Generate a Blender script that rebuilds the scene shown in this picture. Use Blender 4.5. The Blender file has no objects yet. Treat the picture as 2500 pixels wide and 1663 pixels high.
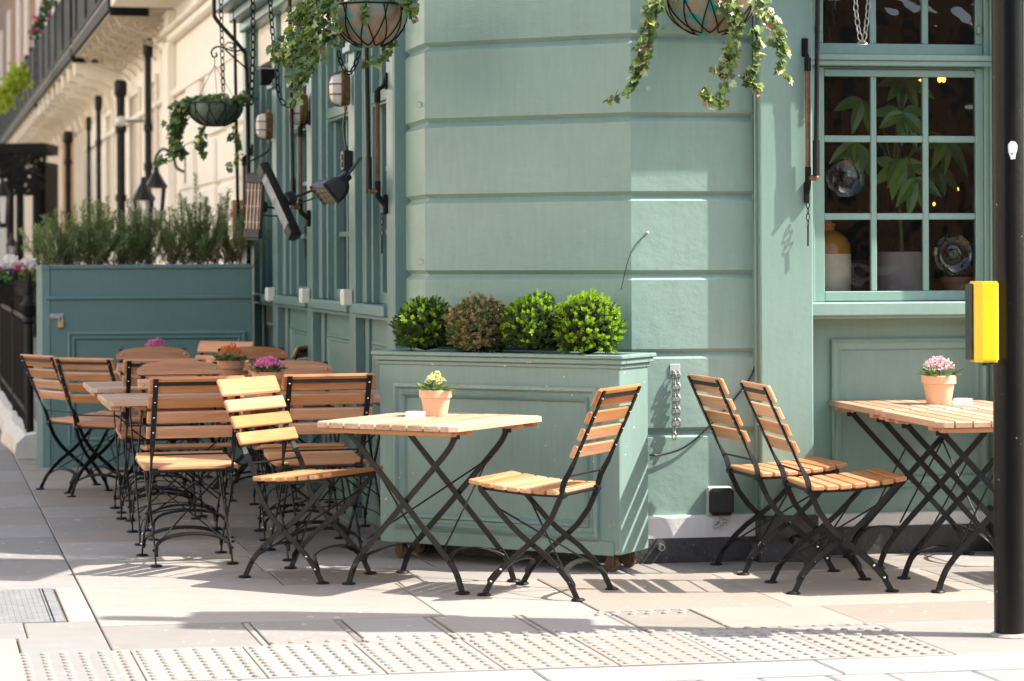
import bpy, bmesh, math, random
from math import sin, cos, pi, radians, atan2, sqrt, hypot
from mathutils import Vector, Matrix
random.seed(7)
S = bpy.context.scene
COL = S.collection

# ------------------------------------------------------------------ camera
F, CH, RHO, KD = 5900.0, 1.4, 0.004, 2357 / 2500.0      # focal length in photo pixels, eye height, roll
cam = bpy.data.cameras.new("camera"); cam_o = bpy.data.objects.new("camera", cam); COL.objects.link(cam_o)
cr, sr = cos(RHO), sin(RHO)
cam_o.matrix_world = Matrix(((cr, sr, 0, 0), (0, 0, -1, 0), (-sr, cr, 0, CH), (0, 0, 0, 1)))
cam.sensor_width = 36.0
cam.lens = F / 2500 * 36
cam.shift_y = -206.5 / 2500
cam.clip_end = 500
cam.dof.use_dof = True
cam.dof.focus_distance = 10.15
cam.dof.aperture_fstop = 4.2
S.camera = cam_o

# ------------------------------------------------------------------ light
EL, AZX, AZY = radians(51.5), 0.9887, -0.15
SUNV = Vector((AZX * cos(EL), AZY * cos(EL), sin(EL))).normalized()
W = bpy.data.worlds.new("World"); S.world = W; W.use_nodes = True
wn = W.node_tree.nodes; bg = wn["Background"]
sky = wn.new("ShaderNodeTexSky"); sky.sky_type = 'NISHITA'; sky.sun_disc = False
sky.sun_elevation = EL; sky.sun_rotation = radians(98.6)
sky.dust_density = 2.2; sky.air_density = 1.0; sky.ozone_density = 1.0
tint = wn.new("ShaderNodeMix"); tint.data_type = 'RGBA'; tint.blend_type = 'MULTIPLY'      # thin bright haze: a warmer sky than clear blue
tint.inputs[0].default_value = 1.0; tint.inputs[7].default_value = (1.05, 1.0, 0.94, 1)
W.node_tree.links.new(sky.outputs[0], tint.inputs[6]); W.node_tree.links.new(tint.outputs[2], bg.inputs[0]); bg.inputs[1].default_value = 0.15
sl = bpy.data.lights.new("sun", 'SUN'); sl.energy = 4.0; sl.angle = radians(0.5); sl.color = (1.0, 0.945, 0.875)
so = bpy.data.objects.new("sun", sl); COL.objects.link(so)
so.rotation_euler = SUNV.to_track_quat('Z', 'Y').to_euler(); so.location = (6, 0, 12)
S.view_settings.view_transform = 'Standard'; S.view_settings.look = 'None'
S.view_settings.exposure = 1.45; S.view_settings.gamma = 1.0
S.cycles.use_denoising = True
S.cycles.max_bounces = 8; S.cycles.transparent_max_bounces = 24
S.cycles.sample_clamp_indirect = 6.0

# ------------------------------------------------------------------ measuring helpers (photo pixel -> place)
def ray(xd, yd):
    u = (xd / KD - 1250) / F; v = (625 - yd / KD) / F
    return Vector((u * cr + v * sr, 1.0, -u * sr + v * cr))
def gp(xd, yd, z=0.0):                        # where that sight line meets height z
    d = ray(xd, yd); t = (z - CH) / d.z
    return Vector((d.x * t, t, z))
def dp(xd, yd, y):                            # where it meets distance y
    d = ray(xd, yd)
    return Vector((d.x * y, y, CH + d.z * y))
def frame(o, xa):                             # 4x4 frame: origin, x axis in plan
    x = Vector((xa[0], xa[1], 0)).normalized(); y = Vector((-x.y, x.x, 0))
    return Matrix(((x.x, y.x, 0, o[0]), (x.y, y.y, 0, o[1]), (0, 0, 1, o[2] if len(o) > 2 else 0), (0, 0, 0, 1)))
dR = Vector((sin(radians(80.2)), cos(radians(80.2)), 0))
dL = Vector((sin(radians(-13.9)), cos(radians(13.9)), 0))
ORG = Vector((.542, 10.98, 0))                # street corner of the pub wall, on the ground
FL = frame((-.59, 11.93), dL)                 # side street front: x along it, y out to the street
FR = frame(ORG, dR)                           # main front: x along it, y into the building
FC = frame((-.411, 11.45), (.896, -.443))     # canted corner
def ga(a, b, z=0.0):                          # paving grid
    return ORG + dR * a + dL * b + Vector((0, 0, z))

# ------------------------------------------------------------------ materials
def mat_new(name):
    m = bpy.data.materials.new(name); m.use_nodes = True
    nt = m.node_tree; p = nt.nodes["Principled BSDF"]
    return m, nt, p
def nd(nt, t, **kw):
    n = nt.nodes.new(t)
    for k, v in kw.items(): setattr(n, k, v)
    return n
def ramp(nt, stops):
    r = nd(nt, "ShaderNodeValToRGB"); e = r.color_ramp.elements
    while len(e) < len(stops): e.new(0.5)
    for i, (p, c) in enumerate(stops):
        e[i].position = p; e[i].color = (c[0], c[1], c[2], 1)
    return r
def coords(nt, scale=(1, 1, 1), rot=(0, 0, 0)):
    tc = nd(nt, "ShaderNodeTexCoord"); mp = nd(nt, "ShaderNodeMapping")
    mp.inputs["Scale"].default_value = scale; mp.inputs["Rotation"].default_value = rot
    nt.links.new(tc.outputs["Object"], mp.inputs[0]); return mp.outputs[0]
def noise(nt, vec, sc, det=3, rough=.55, dist=0):
    n = nd(nt, "ShaderNodeTexNoise"); n.inputs["Scale"].default_value = sc
    n.inputs["Detail"].default_value = det; n.inputs["Roughness"].default_value = rough
    n.inputs["Distortion"].default_value = dist
    if vec is not None: nt.links.new(vec, n.inputs["Vector"])
    return n.outputs["Fac"]
def math_n(nt, op, a, b=None, clamp=False):
    m = nd(nt, "ShaderNodeMath", operation=op); m.use_clamp = clamp
    for i, x in enumerate((a, b)):
        if x is None: continue
        if isinstance(x, (int, float)): m.inputs[i].default_value = x
        else: nt.links.new(x, m.inputs[i])
    return m.outputs[0]
def mixc(nt, fac, a, b, mode='MIX'):
    m = nd(nt, "ShaderNodeMix", data_type='RGBA'); m.blend_type = mode
    for i, x in ((0, fac), (6, a), (7, b)):
        if isinstance(x, (int, float)): m.inputs[i].default_value = x
        elif isinstance(x, (tuple, list)): m.inputs[i].default_value = (x[0], x[1], x[2], 1)
        else: nt.links.new(x, m.inputs[i])
    return m.outputs[2]
def bump(nt, p, h, strength, dist=.01):
    b = nd(nt, "ShaderNodeBump"); b.inputs["Strength"].default_value = strength; b.inputs["Distance"].default_value = dist
    nt.links.new(h, b.inputs["Height"]); nt.links.new(b.outputs[0], p.inputs["Normal"])
def scl(c, k): return (c[0] * k, c[1] * k, c[2] * k)

def paint(name, col, rough=.42, big=.12, bsc=(40, 40, 40), bst=.18, chips=None, stroke=None):
    m, nt, p = mat_new(name)
    v = coords(nt)
    a = noise(nt, v, 2.2, 4); b = noise(nt, coords(nt, (9, 9, 1.2)), 5, 3)
    r = ramp(nt, [(.3, scl(col, 1 - big)), (.7, scl(col, 1 + big))])
    nt.links.new(math_n(nt, 'ADD', math_n(nt, 'MULTIPLY', a, .6), math_n(nt, 'MULTIPLY', b, .4)), r.inputs[0])
    c = r.outputs[0]
    if chips:
        n1 = noise(nt, v, chips[0], 2, .5); n2 = noise(nt, v, 3.1, 2)
        k = math_n(nt, 'MULTIPLY', math_n(nt, 'GREATER_THAN', n1, chips[1]), math_n(nt, 'GREATER_THAN', n2, .47))
        c = mixc(nt, k, c, chips[2])
    nt.links.new(c, p.inputs["Base Color"])
    p.inputs["Roughness"].default_value = rough
    if stroke:      # rendered masonry: trowel and roller marks under the paint
        h1 = noise(nt, coords(nt, stroke), 1, 5, .6, .6); h2 = noise(nt, v, 9, 4, .6); h3 = noise(nt, v, 90, 2)
        h = math_n(nt, 'ADD', math_n(nt, 'ADD', h1, math_n(nt, 'MULTIPLY', h2, 1.1)), math_n(nt, 'MULTIPLY', h3, .10))
        bump(nt, p, h, bst, .012)
    else:
        h = noise(nt, coords(nt, bsc), 1, 3); bump(nt, p, h, bst, .004)
    return m
def wood(name, axis, dark, light, rough=.45):
    m, nt, p = mat_new(name)
    sc = [14, 14, 14]; sc[axis] = .9
    v = coords(nt, sc)
    g = nd(nt, "ShaderNodeNewGeometry")
    off = nd(nt, "ShaderNodeVectorMath", operation='ADD'); nt.links.new(v, off.inputs[0])
    cx = nd(nt, "ShaderNodeCombineXYZ"); r7 = math_n(nt, 'MULTIPLY', g.outputs["Random Per Island"], 37.0)
    oi = nd(nt, "ShaderNodeObjectInfo"); r8 = math_n(nt, 'ADD', r7, math_n(nt, 'MULTIPLY', oi.outputs["Random"], 21.0))
    for i in range(3): nt.links.new(r8, cx.inputs[i])
    nt.links.new(cx.outputs[0], off.inputs[1])
    n1 = noise(nt, off.outputs[0], 1.3, 5, .62, 1.2); n2 = noise(nt, off.outputs[0], 7, 3, .6)
    f = math_n(nt, 'ADD', math_n(nt, 'MULTIPLY', n1, .7), math_n(nt, 'MULTIPLY', n2, .3))
    r = ramp(nt, [(.28, dark), (.5, tuple((a + b) / 2 for a, b in zip(dark, light))), (.72, light)])
    nt.links.new(f, r.inputs[0])
    hs = nd(nt, "ShaderNodeHueSaturation"); nt.links.new(r.outputs[0], hs.inputs["Color"])
    rr = math_n(nt, 'FRACT', math_n(nt, 'ADD', r7, math_n(nt, 'MULTIPLY', oi.outputs["Random"], 5.3)))
    nt.links.new(math_n(nt, 'ADD', math_n(nt, 'MULTIPLY', rr, .40), .80), hs.inputs["Value"])
    nt.links.new(math_n(nt, 'ADD', math_n(nt, 'MULTIPLY', rr, -.22), 1.08), hs.inputs["Saturation"])
    nt.links.new(hs.outputs[0], p.inputs["Base Color"]); p.inputs["Roughness"].default_value = rough
    bump(nt, p, f, .22, .002)
    return m
def simple(name, col, rough=.5, metal=0, var=.15, sc=12, bst=.1, spec=None):
    m, nt, p = mat_new(name)
    n = noise(nt, coords(nt), sc, 4)
    r = ramp(nt, [(.3, scl(col, 1 - var)), (.7, scl(col, 1 + var))]); nt.links.new(n, r.inputs[0])
    nt.links.new(r.outputs[0], p.inputs["Base Color"])
    p.inputs["Roughness"].default_value = rough; p.inputs["Metallic"].default_value = metal
    if spec is not None: p.inputs["Specular IOR Level"].default_value = spec
    if bst: bump(nt, p, noise(nt, coords(nt), sc * 6, 3), bst, .003)
    return m
def leafm(name, cols, rough=.4, trans=.25):
    m, nt, p = mat_new(name)
    g = nd(nt, "ShaderNodeNewGeometry")
    r = ramp(nt, [(i / max(1, len(cols) - 1), c) for i, c in enumerate(cols)])
    nt.links.new(g.outputs["Random Per Island"], r.inputs[0])
    nt.links.new(r.outputs[0], p.inputs["Base Color"]); p.inputs["Roughness"].default_value = rough
    t = nd(nt, "ShaderNodeBsdfTranslucent"); mx = nd(nt, "ShaderNodeMixShader"); mx.inputs[0].default_value = trans
    c2 = mixc(nt, 1.0, r.outputs[0], (1.2, 1.25, .7), 'MULTIPLY'); nt.links.new(c2, t.inputs[0])
    nt.links.new(p.outputs[0], mx.inputs[1]); nt.links.new(t.outputs[0], mx.inputs[2])
    nt.links.new(mx.outputs[0], nt.nodes["Material Output"].inputs[0])
    return m
def glassm(name, refl=.08, tint=(.93, .96, .95), wav=.0):
    m, nt, p = mat_new(name); nt.nodes.remove(p)
    t = nd(nt, "ShaderNodeBsdfTransparent"); t.inputs[0].default_value = (*tint, 1)
    gl = nd(nt, "ShaderNodeBsdfGlossy"); gl.inputs["Roughness"].default_value = .02
    fr = nd(nt, "ShaderNodeFresnel"); fr.inputs[0].default_value = 1.5
    if wav:
        b = nd(nt, "ShaderNodeBump"); b.inputs["Strength"].default_value = wav; b.inputs["Distance"].default_value = .02
        nt.links.new(noise(nt, coords(nt), 3.5, 2), b.inputs["Height"]); nt.links.new(b.outputs[0], gl.inputs["Normal"])
    mx = nd(nt, "ShaderNodeMixShader")
    nt.links.new(math_n(nt, 'ADD', fr.outputs[0], refl - .04, True), mx.inputs[0])
    nt.links.new(t.outputs[0], mx.inputs[1]); nt.links.new(gl.outputs[0], mx.inputs[2])
    nt.links.new(mx.outputs[0], nt.nodes["Material Output"].inputs[0]); return m
def emis(name, col, k):
    m, nt, p = mat_new(name); p.inputs["Base Color"].default_value = (*col, 1)
    p.inputs["Emission Color"].default_value = (*col, 1); p.inputs["Emission Strength"].default_value = k; return m
def stone(name, col, var=.12, sc=6, bst=.25, rand=.12, spots=True):
    m, nt, p = mat_new(name)
    v = coords(nt); g = nd(nt, "ShaderNodeNewGeometry")
    a = noise(nt, v, sc, 6, .62); b = noise(nt, coords(nt, (3, 14, 3)), 1.1, 5, .7, .8); c = noise(nt, v, sc * 22, 2)
    f = math_n(nt, 'ADD', math_n(nt, 'MULTIPLY', a, .45), math_n(nt, 'ADD', math_n(nt, 'MULTIPLY', b, .35), math_n(nt, 'MULTIPLY', c, .2)))
    r = ramp(nt, [(.3, scl(col, 1 - var)), (.7, scl(col, 1 + var))]); nt.links.new(f, r.inputs[0])
    hs = nd(nt, "ShaderNodeHueSaturation"); nt.links.new(r.outputs[0], hs.inputs["Color"])
    ri = g.outputs["Random Per Island"]
    nt.links.new(math_n(nt, 'ADD', math_n(nt, 'MULTIPLY', ri, rand * 2), 1 - rand), hs.inputs["Value"])
    r2 = math_n(nt, 'FRACT', math_n(nt, 'MULTIPLY', ri, 17.3))
    nt.links.new(math_n(nt, 'ADD', math_n(nt, 'MULTIPLY', r2, .75), .35), hs.inputs["Saturation"])
    cc = hs.outputs[0]
    if spots:       # trodden gum and grime
        s1 = math_n(nt, 'GREATER_THAN', noise(nt, v, 17, 1, .4), .728); cc = mixc(nt, math_n(nt, 'MULTIPLY', s1, .45), cc, (.62, .60, .57))
        s2 = math_n(nt, 'GREATER_THAN', noise(nt, coords(nt, (1, 1, 1), (0, 0, 1)), 9, 5, .75), .66); cc = mixc(nt, math_n(nt, 'MULTIPLY', s2, .34), cc, (.11, .095, .08))
    nt.links.new(cc, p.inputs["Base Color"]); p.inputs["Roughness"].default_value = .8
    bump(nt, p, f, bst, .006); return m

SAGE = (.285, .395, .335)
M = {}
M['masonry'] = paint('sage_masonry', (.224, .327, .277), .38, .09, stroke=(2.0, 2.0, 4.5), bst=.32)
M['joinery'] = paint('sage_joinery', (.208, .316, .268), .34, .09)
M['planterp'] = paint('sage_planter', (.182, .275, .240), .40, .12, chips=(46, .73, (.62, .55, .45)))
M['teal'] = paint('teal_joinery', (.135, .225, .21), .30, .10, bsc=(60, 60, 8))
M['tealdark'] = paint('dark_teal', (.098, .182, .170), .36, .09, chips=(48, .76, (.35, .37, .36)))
M['white_plinth'] = paint('white_plinth', (.66, .64, .61), .6, .10, stroke=(6, 6, 6), bst=.4)
M['black_plinth'] = paint('black_plinth', (.036, .034, .033), .55, .35, stroke=(5, 5, 5), bst=.9, chips=(70, .72, (.28, .27, .26)))
M['wood'] = wood('teak_slats', 0, (.36, .135, .045), (.67, .33, .145), .38)
M['tablewood'] = wood('teak_table', 1, (.36, .19, .105), (.60, .39, .255))
M['metal'] = simple('black_metal', (.0085, .0078, .0075), .42, 0, .4, 30, .25, .30)
M['castiron'] = simple('black_iron', (.009, .0085, .008), .55, 0, .3, 20, .3, .14)
M['steel'] = simple('dull_steel', (.42, .41, .39), .38, .9, .2, 30, .2)
M['chrome'] = simple('bright_bolt', (.7, .69, .66), .25, 1, .1, 30, 0)
M['brownrod'] = simple('brown_rod', (.15, .068, .042), .38, .3, .3, 25, .15)
M['bronze'] = simple('bronze', (.23, .135, .06), .42, .75, .35, 40, .2)
M['opal'] = simple('opal_glass', (.66, .63, .585), .22, 0, .06, 8, 0)
M['whiteplastic'] = simple('white_plastic', (.70, .69, .62), .4, 0, .05, 8, 0)
M['blackplastic'] = simple('black_plastic', (.016, .016, .017), .35, 0, .3, 25, .15)
M['greyplastic'] = simple('grey_plastic', (.42, .43, .41), .45, 0, .1, 10, .05)
M['terracotta'] = simple('terracotta', (.62, .27, .145), .75, 0, .10, 9, .15)
M['palepot'] = simple('pale_terracotta', (.70, .44, .28), .75, 0, .08, 9, .15)
M['soil'] = simple('soil', (.035, .024, .017), .95, 0, .5, 60, .8)
M['stone'] = stone('paving_stone', (.240, .212, .178), rand=.17)
M['buff'] = stone('buff_paving', (.265, .225, .180), rand=.15)
M['tact'] = stone('tactile_stone', (.255, .228, .196), .12, 8, .25, .06, False)
M['kerb'] = stone('kerb_granite', (.275, .26, .242), .22, 40, .3, .07)
M['joint'] = simple('dark_joint', (.15, .125, .10), .95, 0, .4, 25, .5)
M['asphalt'] = simple('asphalt', (.07, .068, .066), .9, 0, .25, 60, .6)
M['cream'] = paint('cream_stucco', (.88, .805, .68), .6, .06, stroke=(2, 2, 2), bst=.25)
M['creamdull'] = paint('dull_stucco', (.60, .51, .39), .65, .15, stroke=(3, 3, 3), bst=.3)  # duller cream for recess panels and balconies; the soffit's shade is in it
M['plinthstone'] = stone('worn_plinth', (.55, .50, .42), .25, 5, .5, .05)
M['galv'] = simple('cover_steel', (.20, .202, .20), .6, .15, .18, 14, .2)
M['yellow'] = simple('yellow_plastic', (.86, .58, .012), .32, 0, .04, 6, 0)
M['poleblack'] = paint('pole_paint', (.0075, .007, .0068), .26, .4, chips=(34, .74, (.16, .155, .15)))
M['poleblack'].node_tree.nodes['Principled BSDF'].inputs['Specular IOR Level'].default_value = .2
M['stickerw'] = simple('sticker', (.78, .77, .76), .5, 0, .1, 60, 0)
M['red'] = simple('red_dab', (.55, .04, .03), .5, 0, .1, 10, 0)
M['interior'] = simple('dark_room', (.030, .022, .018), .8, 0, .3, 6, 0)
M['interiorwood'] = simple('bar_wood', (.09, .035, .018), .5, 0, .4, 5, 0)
M['jugtop'] = simple('brown_glaze', (.52, .215, .035), .22, 0, .12, 12, 0)
M['jugbody'] = simple('cream_stoneware', (.86, .72, .53), .3, 0, .06, 20, 0)
M['cork'] = simple('cork', (.42, .19, .08), .8, 0, .2, 60, .2)
M['greypot'] = simple('grey_pot', (.42, .36, .33), .5, 0, .06, 20, 0)
M['bulb'] = emis('bar_bulb', (1.0, .30, .04), 3.5)
M['winglass'] = glassm('window_glass', .075, wav=.5)
M['bullseye'] = glassm('thick_glass', .045, (.78, .82, .82), .0)
def ashm():
    m, nt, p = mat_new('ashtray_glass'); p.inputs["Base Color"].default_value = (.85, .86, .85, 1); p.inputs["Roughness"].default_value = .12
    t = nd(nt, "ShaderNodeBsdfTransparent"); mx = nd(nt, "ShaderNodeMixShader"); mx.inputs[0].default_value = .25
    nt.links.new(t.outputs[0], mx.inputs[1]); nt.links.new(p.outputs[0], mx.inputs[2]); nt.links.new(mx.outputs[0], nt.nodes["Material Output"].inputs[0]); return m
M['ash'] = ashm()
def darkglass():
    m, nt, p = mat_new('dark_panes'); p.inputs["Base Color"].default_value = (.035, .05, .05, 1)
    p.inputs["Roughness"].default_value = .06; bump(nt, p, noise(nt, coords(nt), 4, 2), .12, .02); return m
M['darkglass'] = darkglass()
M['element'] = simple('heater_element', (.17, .085, .065), .3, .2, .3, 18, 0)
M['reflector'] = simple('heater_reflector', (.75, .72, .62), .22, .8, .12, 14, 0)
def linerm():
    m, nt, p = mat_new('basket_liner'); v = coords(nt)
    r = ramp(nt, [(.34, (.17, .10, .055)), (.44, (.20, .165, .11)), (.52, (.14, .18, .14)), (.57, (.02, .20, .175))])
    nt.links.new(math_n(nt, 'ADD', math_n(nt, 'MULTIPLY', noise(nt, v, 7, 3, .5, .5), .85), math_n(nt, 'MULTIPLY', noise(nt, v, 60, 3), .16)), r.inputs[0])
    nt.links.new(r.outputs[0], p.inputs["Base Color"]); p.inputs["Roughness"].default_value = .6
    bump(nt, p, noise(nt, v, 25, 4), .3, .006); return m
M['liner'] = linerm()
M['linergreen'] = simple('green_liner', (.115, .15, .115), .6, 0, .5, 7, .3)
M['ivy'] = leafm('ivy_leaf', [(.065, .12, .04), (.10, .17, .06), (.15, .23, .06), (.09, .15, .07), (.32, .43, .05)])
M['ivypale'] = leafm('ivy_variegated', [(.13, .20, .06), (.42, .46, .22), (.20, .29, .07), (.62, .62, .42), (.32, .36, .07)])
M['ivydry'] = leafm('ivy_dry', [(.36, .22, .10), (.28, .16, .06), (.45, .33, .18)])
M['stem'] = simple('brown_stem', (.11, .06, .03), .8, 0, .3, 30, .1)
M['greenstem'] = simple('green_stem', (.10, .13, .03), .6, 0, .3, 20, .1)
M['boxold'] = leafm('box_leaf', [(.04, .085, .02), (.06, .12, .025), (.085, .155, .03), (.05, .10, .025)], .36)
M['boxnew'] = leafm('box_new_leaf', [(.20, .36, .02), (.30, .46, .03), (.38, .52, .045)], .36, .38)
M['boxdead'] = leafm('box_dry_leaf', [(.36, .25, .13), (.50, .38, .23), (.26, .22, .09), (.16, .16, .05), (.54, .43, .28)], .5)
M['boxcore'] = simple('shrub_core', (.018, .022, .010), .95, 0, .4, 30, .5)
M['rosemary'] = leafm('rosemary_leaf', [(.17, .24, .10), (.24, .32, .13), (.30, .37, .18), (.18, .25, .12)], .6, .4)
M['rosebrown'] = leafm('rosemary_dry', [(.22, .15, .10), (.17, .12, .07), (.15, .14, .07)], .7, .2)
M['plantleaf'] = leafm('house_plant_leaf', [(.07, .19, .045), (.11, .27, .05), (.25, .45, .06), (.11, .22, .08)], .2)
M['potleaf'] = leafm('pot_plant_leaf', [(.04, .11, .025), (.07, .16, .03), (.12, .22, .04)], .35)
M['pink'] = leafm('pink_petals', [(.72, .18, .42), (.80, .30, .54), (.62, .12, .34)], .5)
M['palepink'] = leafm('pale_pink_petals', [(.80, .42, .55), (.85, .62, .68), (.66, .25, .40)], .5)
M['orange'] = leafm('orange_petals', [(.80, .20, .02), (.70, .12, .015), (.85, .30, .04)], .5)
M['ivory'] = leafm('ivory_petals', [(.78, .68, .30), (.84, .78, .48), (.62, .58, .16)], .5)
M['whitef'] = leafm('white_petals', [(.82, .80, .80), (.70, .62, .74), (.85, .83, .82)], .5)
M['magenta'] = leafm('magenta_petals', [(.60, .03, .26), (.70, .10, .36)], .5)
M['mauve'] = leafm('mauve_petals', [(.52, .34, .66), (.62, .46, .74)], .5)
M['limeleaf'] = leafm('lime_leaf', [(.36, .46, .03), (.45, .55, .05), (.25, .34, .03)], .5, .3)
M['olive'] = leafm('olive_leaf', [(.15, .15, .03), (.22, .20, .04), (.10, .12, .03)], .5)
def brickm():
    m, nt, p = mat_new('brown_brick'); b = nd(nt, "ShaderNodeTexBrick")
    nt.links.new(coords(nt, (1, 1, 1), (pi / 2, 0, 0)), b.inputs["Vector"])
    b.inputs["Color1"].default_value = (.34, .155, .065, 1); b.inputs["Color2"].default_value = (.25, .11, .045, 1)
    b.inputs["Mortar"].default_value = (.36, .29, .22, 1); b.inputs["Scale"].default_value = 4.5
    nt.links.new(b.outputs[0], p.inputs["Base Color"]); p.inputs["Roughness"].default_value = .9; return m
M['brick'] = brickm()
M['ochre'] = simple('ochre_brick', (.42, .24, .09), .9, 0, .22, 14, .3)
M['wornwood'] = simple('bare_wood', (.50, .34, .23), .8, 0, .3, 60, 0)
M['brass'] = simple('brass', (.55, .38, .14), .35, .8, .15, 30, 0)

# ------------------------------------------------------------------ mesh helpers
class MB:
    def __init__(s): s.v = []; s.f = []; s.mi = []
    def add(s, vs, fs, mi=0):
        n = len(s.v); s.v += [tuple(v) for v in vs]
        for f in fs: s.f.append(tuple(i + n for i in f)); s.mi.append(mi)
    def box(s, c, d, R=None, mi=0, bev=0.0):
        hx, hy, hz = d[0] / 2, d[1] / 2, d[2] / 2; c = Vector(c)
        if bev <= 0:
            vs = [Vector((x * hx, y * hy, z * hz)) for x in (-1, 1) for y in (-1, 1) for z in (-1, 1)]
            fs = [(0, 1, 3, 2), (4, 6, 7, 5), (0, 4, 5, 1), (2, 3, 7, 6), (0, 2, 6, 4), (1, 5, 7, 3)]
        else:
            b = min(bev, hx * .9, hy * .9, hz * .9); vs = []; idx = {}
            for x in (-1, 1):
                for y in (-1, 1):
                    for z in (-1, 1):
                        for k in range(3):
                            o = [hx, hy, hz]
                            for j in range(3):
                                if j != k: o[j] -= b
                            idx[(x, y, z, k)] = len(vs); vs.append(Vector((x * o[0], y * o[1], z * o[2])))
            fs = []
            for k in range(3):
                i, j = (k + 1) % 3, (k + 2) % 3
                for sg in (-1, 1):
                    q = []
                    for (p, r) in ((-1, -1), (1, -1), (1, 1), (-1, 1)):
                        t = [0, 0, 0]; t[k] = sg; t[i] = p; t[j] = r; q.append(idx[(*t, k)])
                    fs.append(tuple(q) if sg > 0 else tuple(q[::-1]))
                for p in (-1, 1):
                    for r in (-1, 1):
                        a = [0, 0, 0]; a[i] = p; a[j] = r; a[k] = -1; e = a[:]; e[k] = 1
                        q = [idx[(*a, i)], idx[(*e, i)], idx[(*e, j)], idx[(*a, j)]]
                        fs.append(tuple(q) if p * r < 0 else tuple(q[::-1]))
            for x in (-1, 1):
                for y in (-1, 1):
                    for z in (-1, 1):
                        q = [idx[(x, y, z, k)] for k in range(3)]
                        fs.append(tuple(q) if x * y * z > 0 else tuple(q[::-1]))
        if R is not None: vs = [R @ v for v in vs]
        s.add([v + c for v in vs], fs, mi)
    def bb(s, a, b, mi=0, bev=0.0):           # box from min to max corner
        s.box([(a[i] + b[i]) / 2 for i in range(3)], [abs(b[i] - a[i]) for i in range(3)], None, mi, bev)
    def tube(s, pts, r, n=8, mi=0, cap=True):
        pts = [Vector(p) for p in pts]; N = len(pts)
        rs = r if isinstance(r, (list, tuple)) else [r] * N
        T = [(pts[min(i + 1, N - 1)] - pts[max(i - 1, 0)]).normalized() for i in range(N)]
        u = T[0].orthogonal().normalized(); vs = []
        for i in range(N):
            u = (u - T[i] * u.dot(T[i]))
            u = u.normalized() if u.length > 1e-6 else T[i].orthogonal().normalized()
            w = T[i].cross(u)
            for k in range(n):
                a = 2 * pi * k / n; vs.append(pts[i] + (u * cos(a) + w * sin(a)) * rs[i])
        fs = [(i * n + k, i * n + (k + 1) % n, (i + 1) * n + (k + 1) % n, (i + 1) * n + k) for i in range(N - 1) for k in range(n)]
        if cap: fs += [tuple(range(n))[::-1], tuple(range((N - 1) * n, N * n))]
        s.add(vs, fs, mi)
    def flat(s, pts, w, t, ref, ang=None, mi=0):   # flat bar; ang 0: wide across ref, 90: wide along ref
        pts = [Vector(p) for p in pts]; N = len(pts); ref = Vector(ref).normalized(); vs = []
        for i in range(N):
            T = (pts[min(i + 1, N - 1)] - pts[max(i - 1, 0)]).normalized()
            B = (ref - T * ref.dot(T)).normalized(); Q = T.cross(B); a = radians(ang[i] if ang else 0)
            wv = Q * cos(a) + B * sin(a); tv = -Q * sin(a) + B * cos(a)
            for (p, q) in ((-1, -1), (1, -1), (1, 1), (-1, 1)): vs.append(pts[i] + wv * (p * w / 2) + tv * (q * t / 2))
        fs = [(i * 4 + k, i * 4 + (k + 1) % 4, (i + 1) * 4 + (k + 1) % 4, (i + 1) * 4 + k) for i in range(N - 1) for k in range(4)]
        fs += [(3, 2, 1, 0), tuple(range((N - 1) * 4, N * 4))]
        s.add(vs, fs, mi)
    def lathe(s, prof, n=24, o=(0, 0, 0), R=None, mi=0):
        o = Vector(o); vs = []
        for (r, z) in prof:
            for k in range(n):
                a = 2 * pi * k / n; v = Vector((r * cos(a), r * sin(a), z)); vs.append((R @ v if R is not None else v) + o)
        fs = [(i * n + k, i * n + (k + 1) % n, (i + 1) * n + (k + 1) % n, (i + 1) * n + k) for i in range(len(prof) - 1) for k in range(n)]
        if prof[0][0] > 1e-5: fs.append(tuple(range(n))[::-1])
        if prof[-1][0] > 1e-5: fs.append(tuple(range((len(prof) - 1) * n, len(prof) * n)))
        s.add(vs, fs, mi)
    def prism(s, poly, z0, z1, mi=0):         # plan polygon, counter-clockwise
        n = len(poly); vs = [(p[0], p[1], z0) for p in poly] + [(p[0], p[1], z1) for p in poly]
        fs = [tuple(range(n))[::-1], tuple(range(n, 2 * n))] + [(i, (i + 1) % n, n + (i + 1) % n, n + i) for i in range(n)]
        s.add(vs, fs, mi)
    def fold(s, p, d, nrm, L, wd, mi=0, bend=.25):  # small folded leaf
        d = d.normalized(); sd = d.cross(nrm)
        sd = sd.normalized() if sd.length > 1e-6 else d.orthogonal().normalized(); n2 = sd.cross(d)
        m = p + d * L * .5 - n2 * (L * .03)
        s.add([p, m + sd * wd / 2 + n2 * wd * bend, p + d * L, m - sd * wd / 2 + n2 * wd * bend, m], [(0, 4, 1), (4, 2, 1), (0, 3, 4), (4, 3, 2)], mi)
    def ivyleaf(s, p, d, nrm, L, mi=0):
        d = d.normalized(); sd = d.cross(nrm)
        sd = sd.normalized() if sd.length > 1e-6 else d.orthogonal().normalized(); n2 = sd.cross(d)
        out = [(0, .02), (.22, -.10), (.50, .10), (.34, .36), (.42, .62), (.17, .66), (0, 1.0)]
        pts = [(x, y) for x, y in out] + [(-x, y) for x, y in out[-2:0:-1]]
        s.add([p + sd * (x * L) + d * (y * L) + n2 * (abs(x) * .35 * L) for x, y in pts] + [p + d * (.4 * L)],
              [(i, (i + 1) % len(pts), len(pts)) for i in range(len(pts))], mi)
    def ball(s, c, r, mi=0, n=8, sq=1.0):
        s.lathe([(r * sin(pi * i / 6) if 0 < i < 6 else 0, -r * sq * cos(pi * i / 6)) for i in range(7)], n, c, None, mi)
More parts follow.
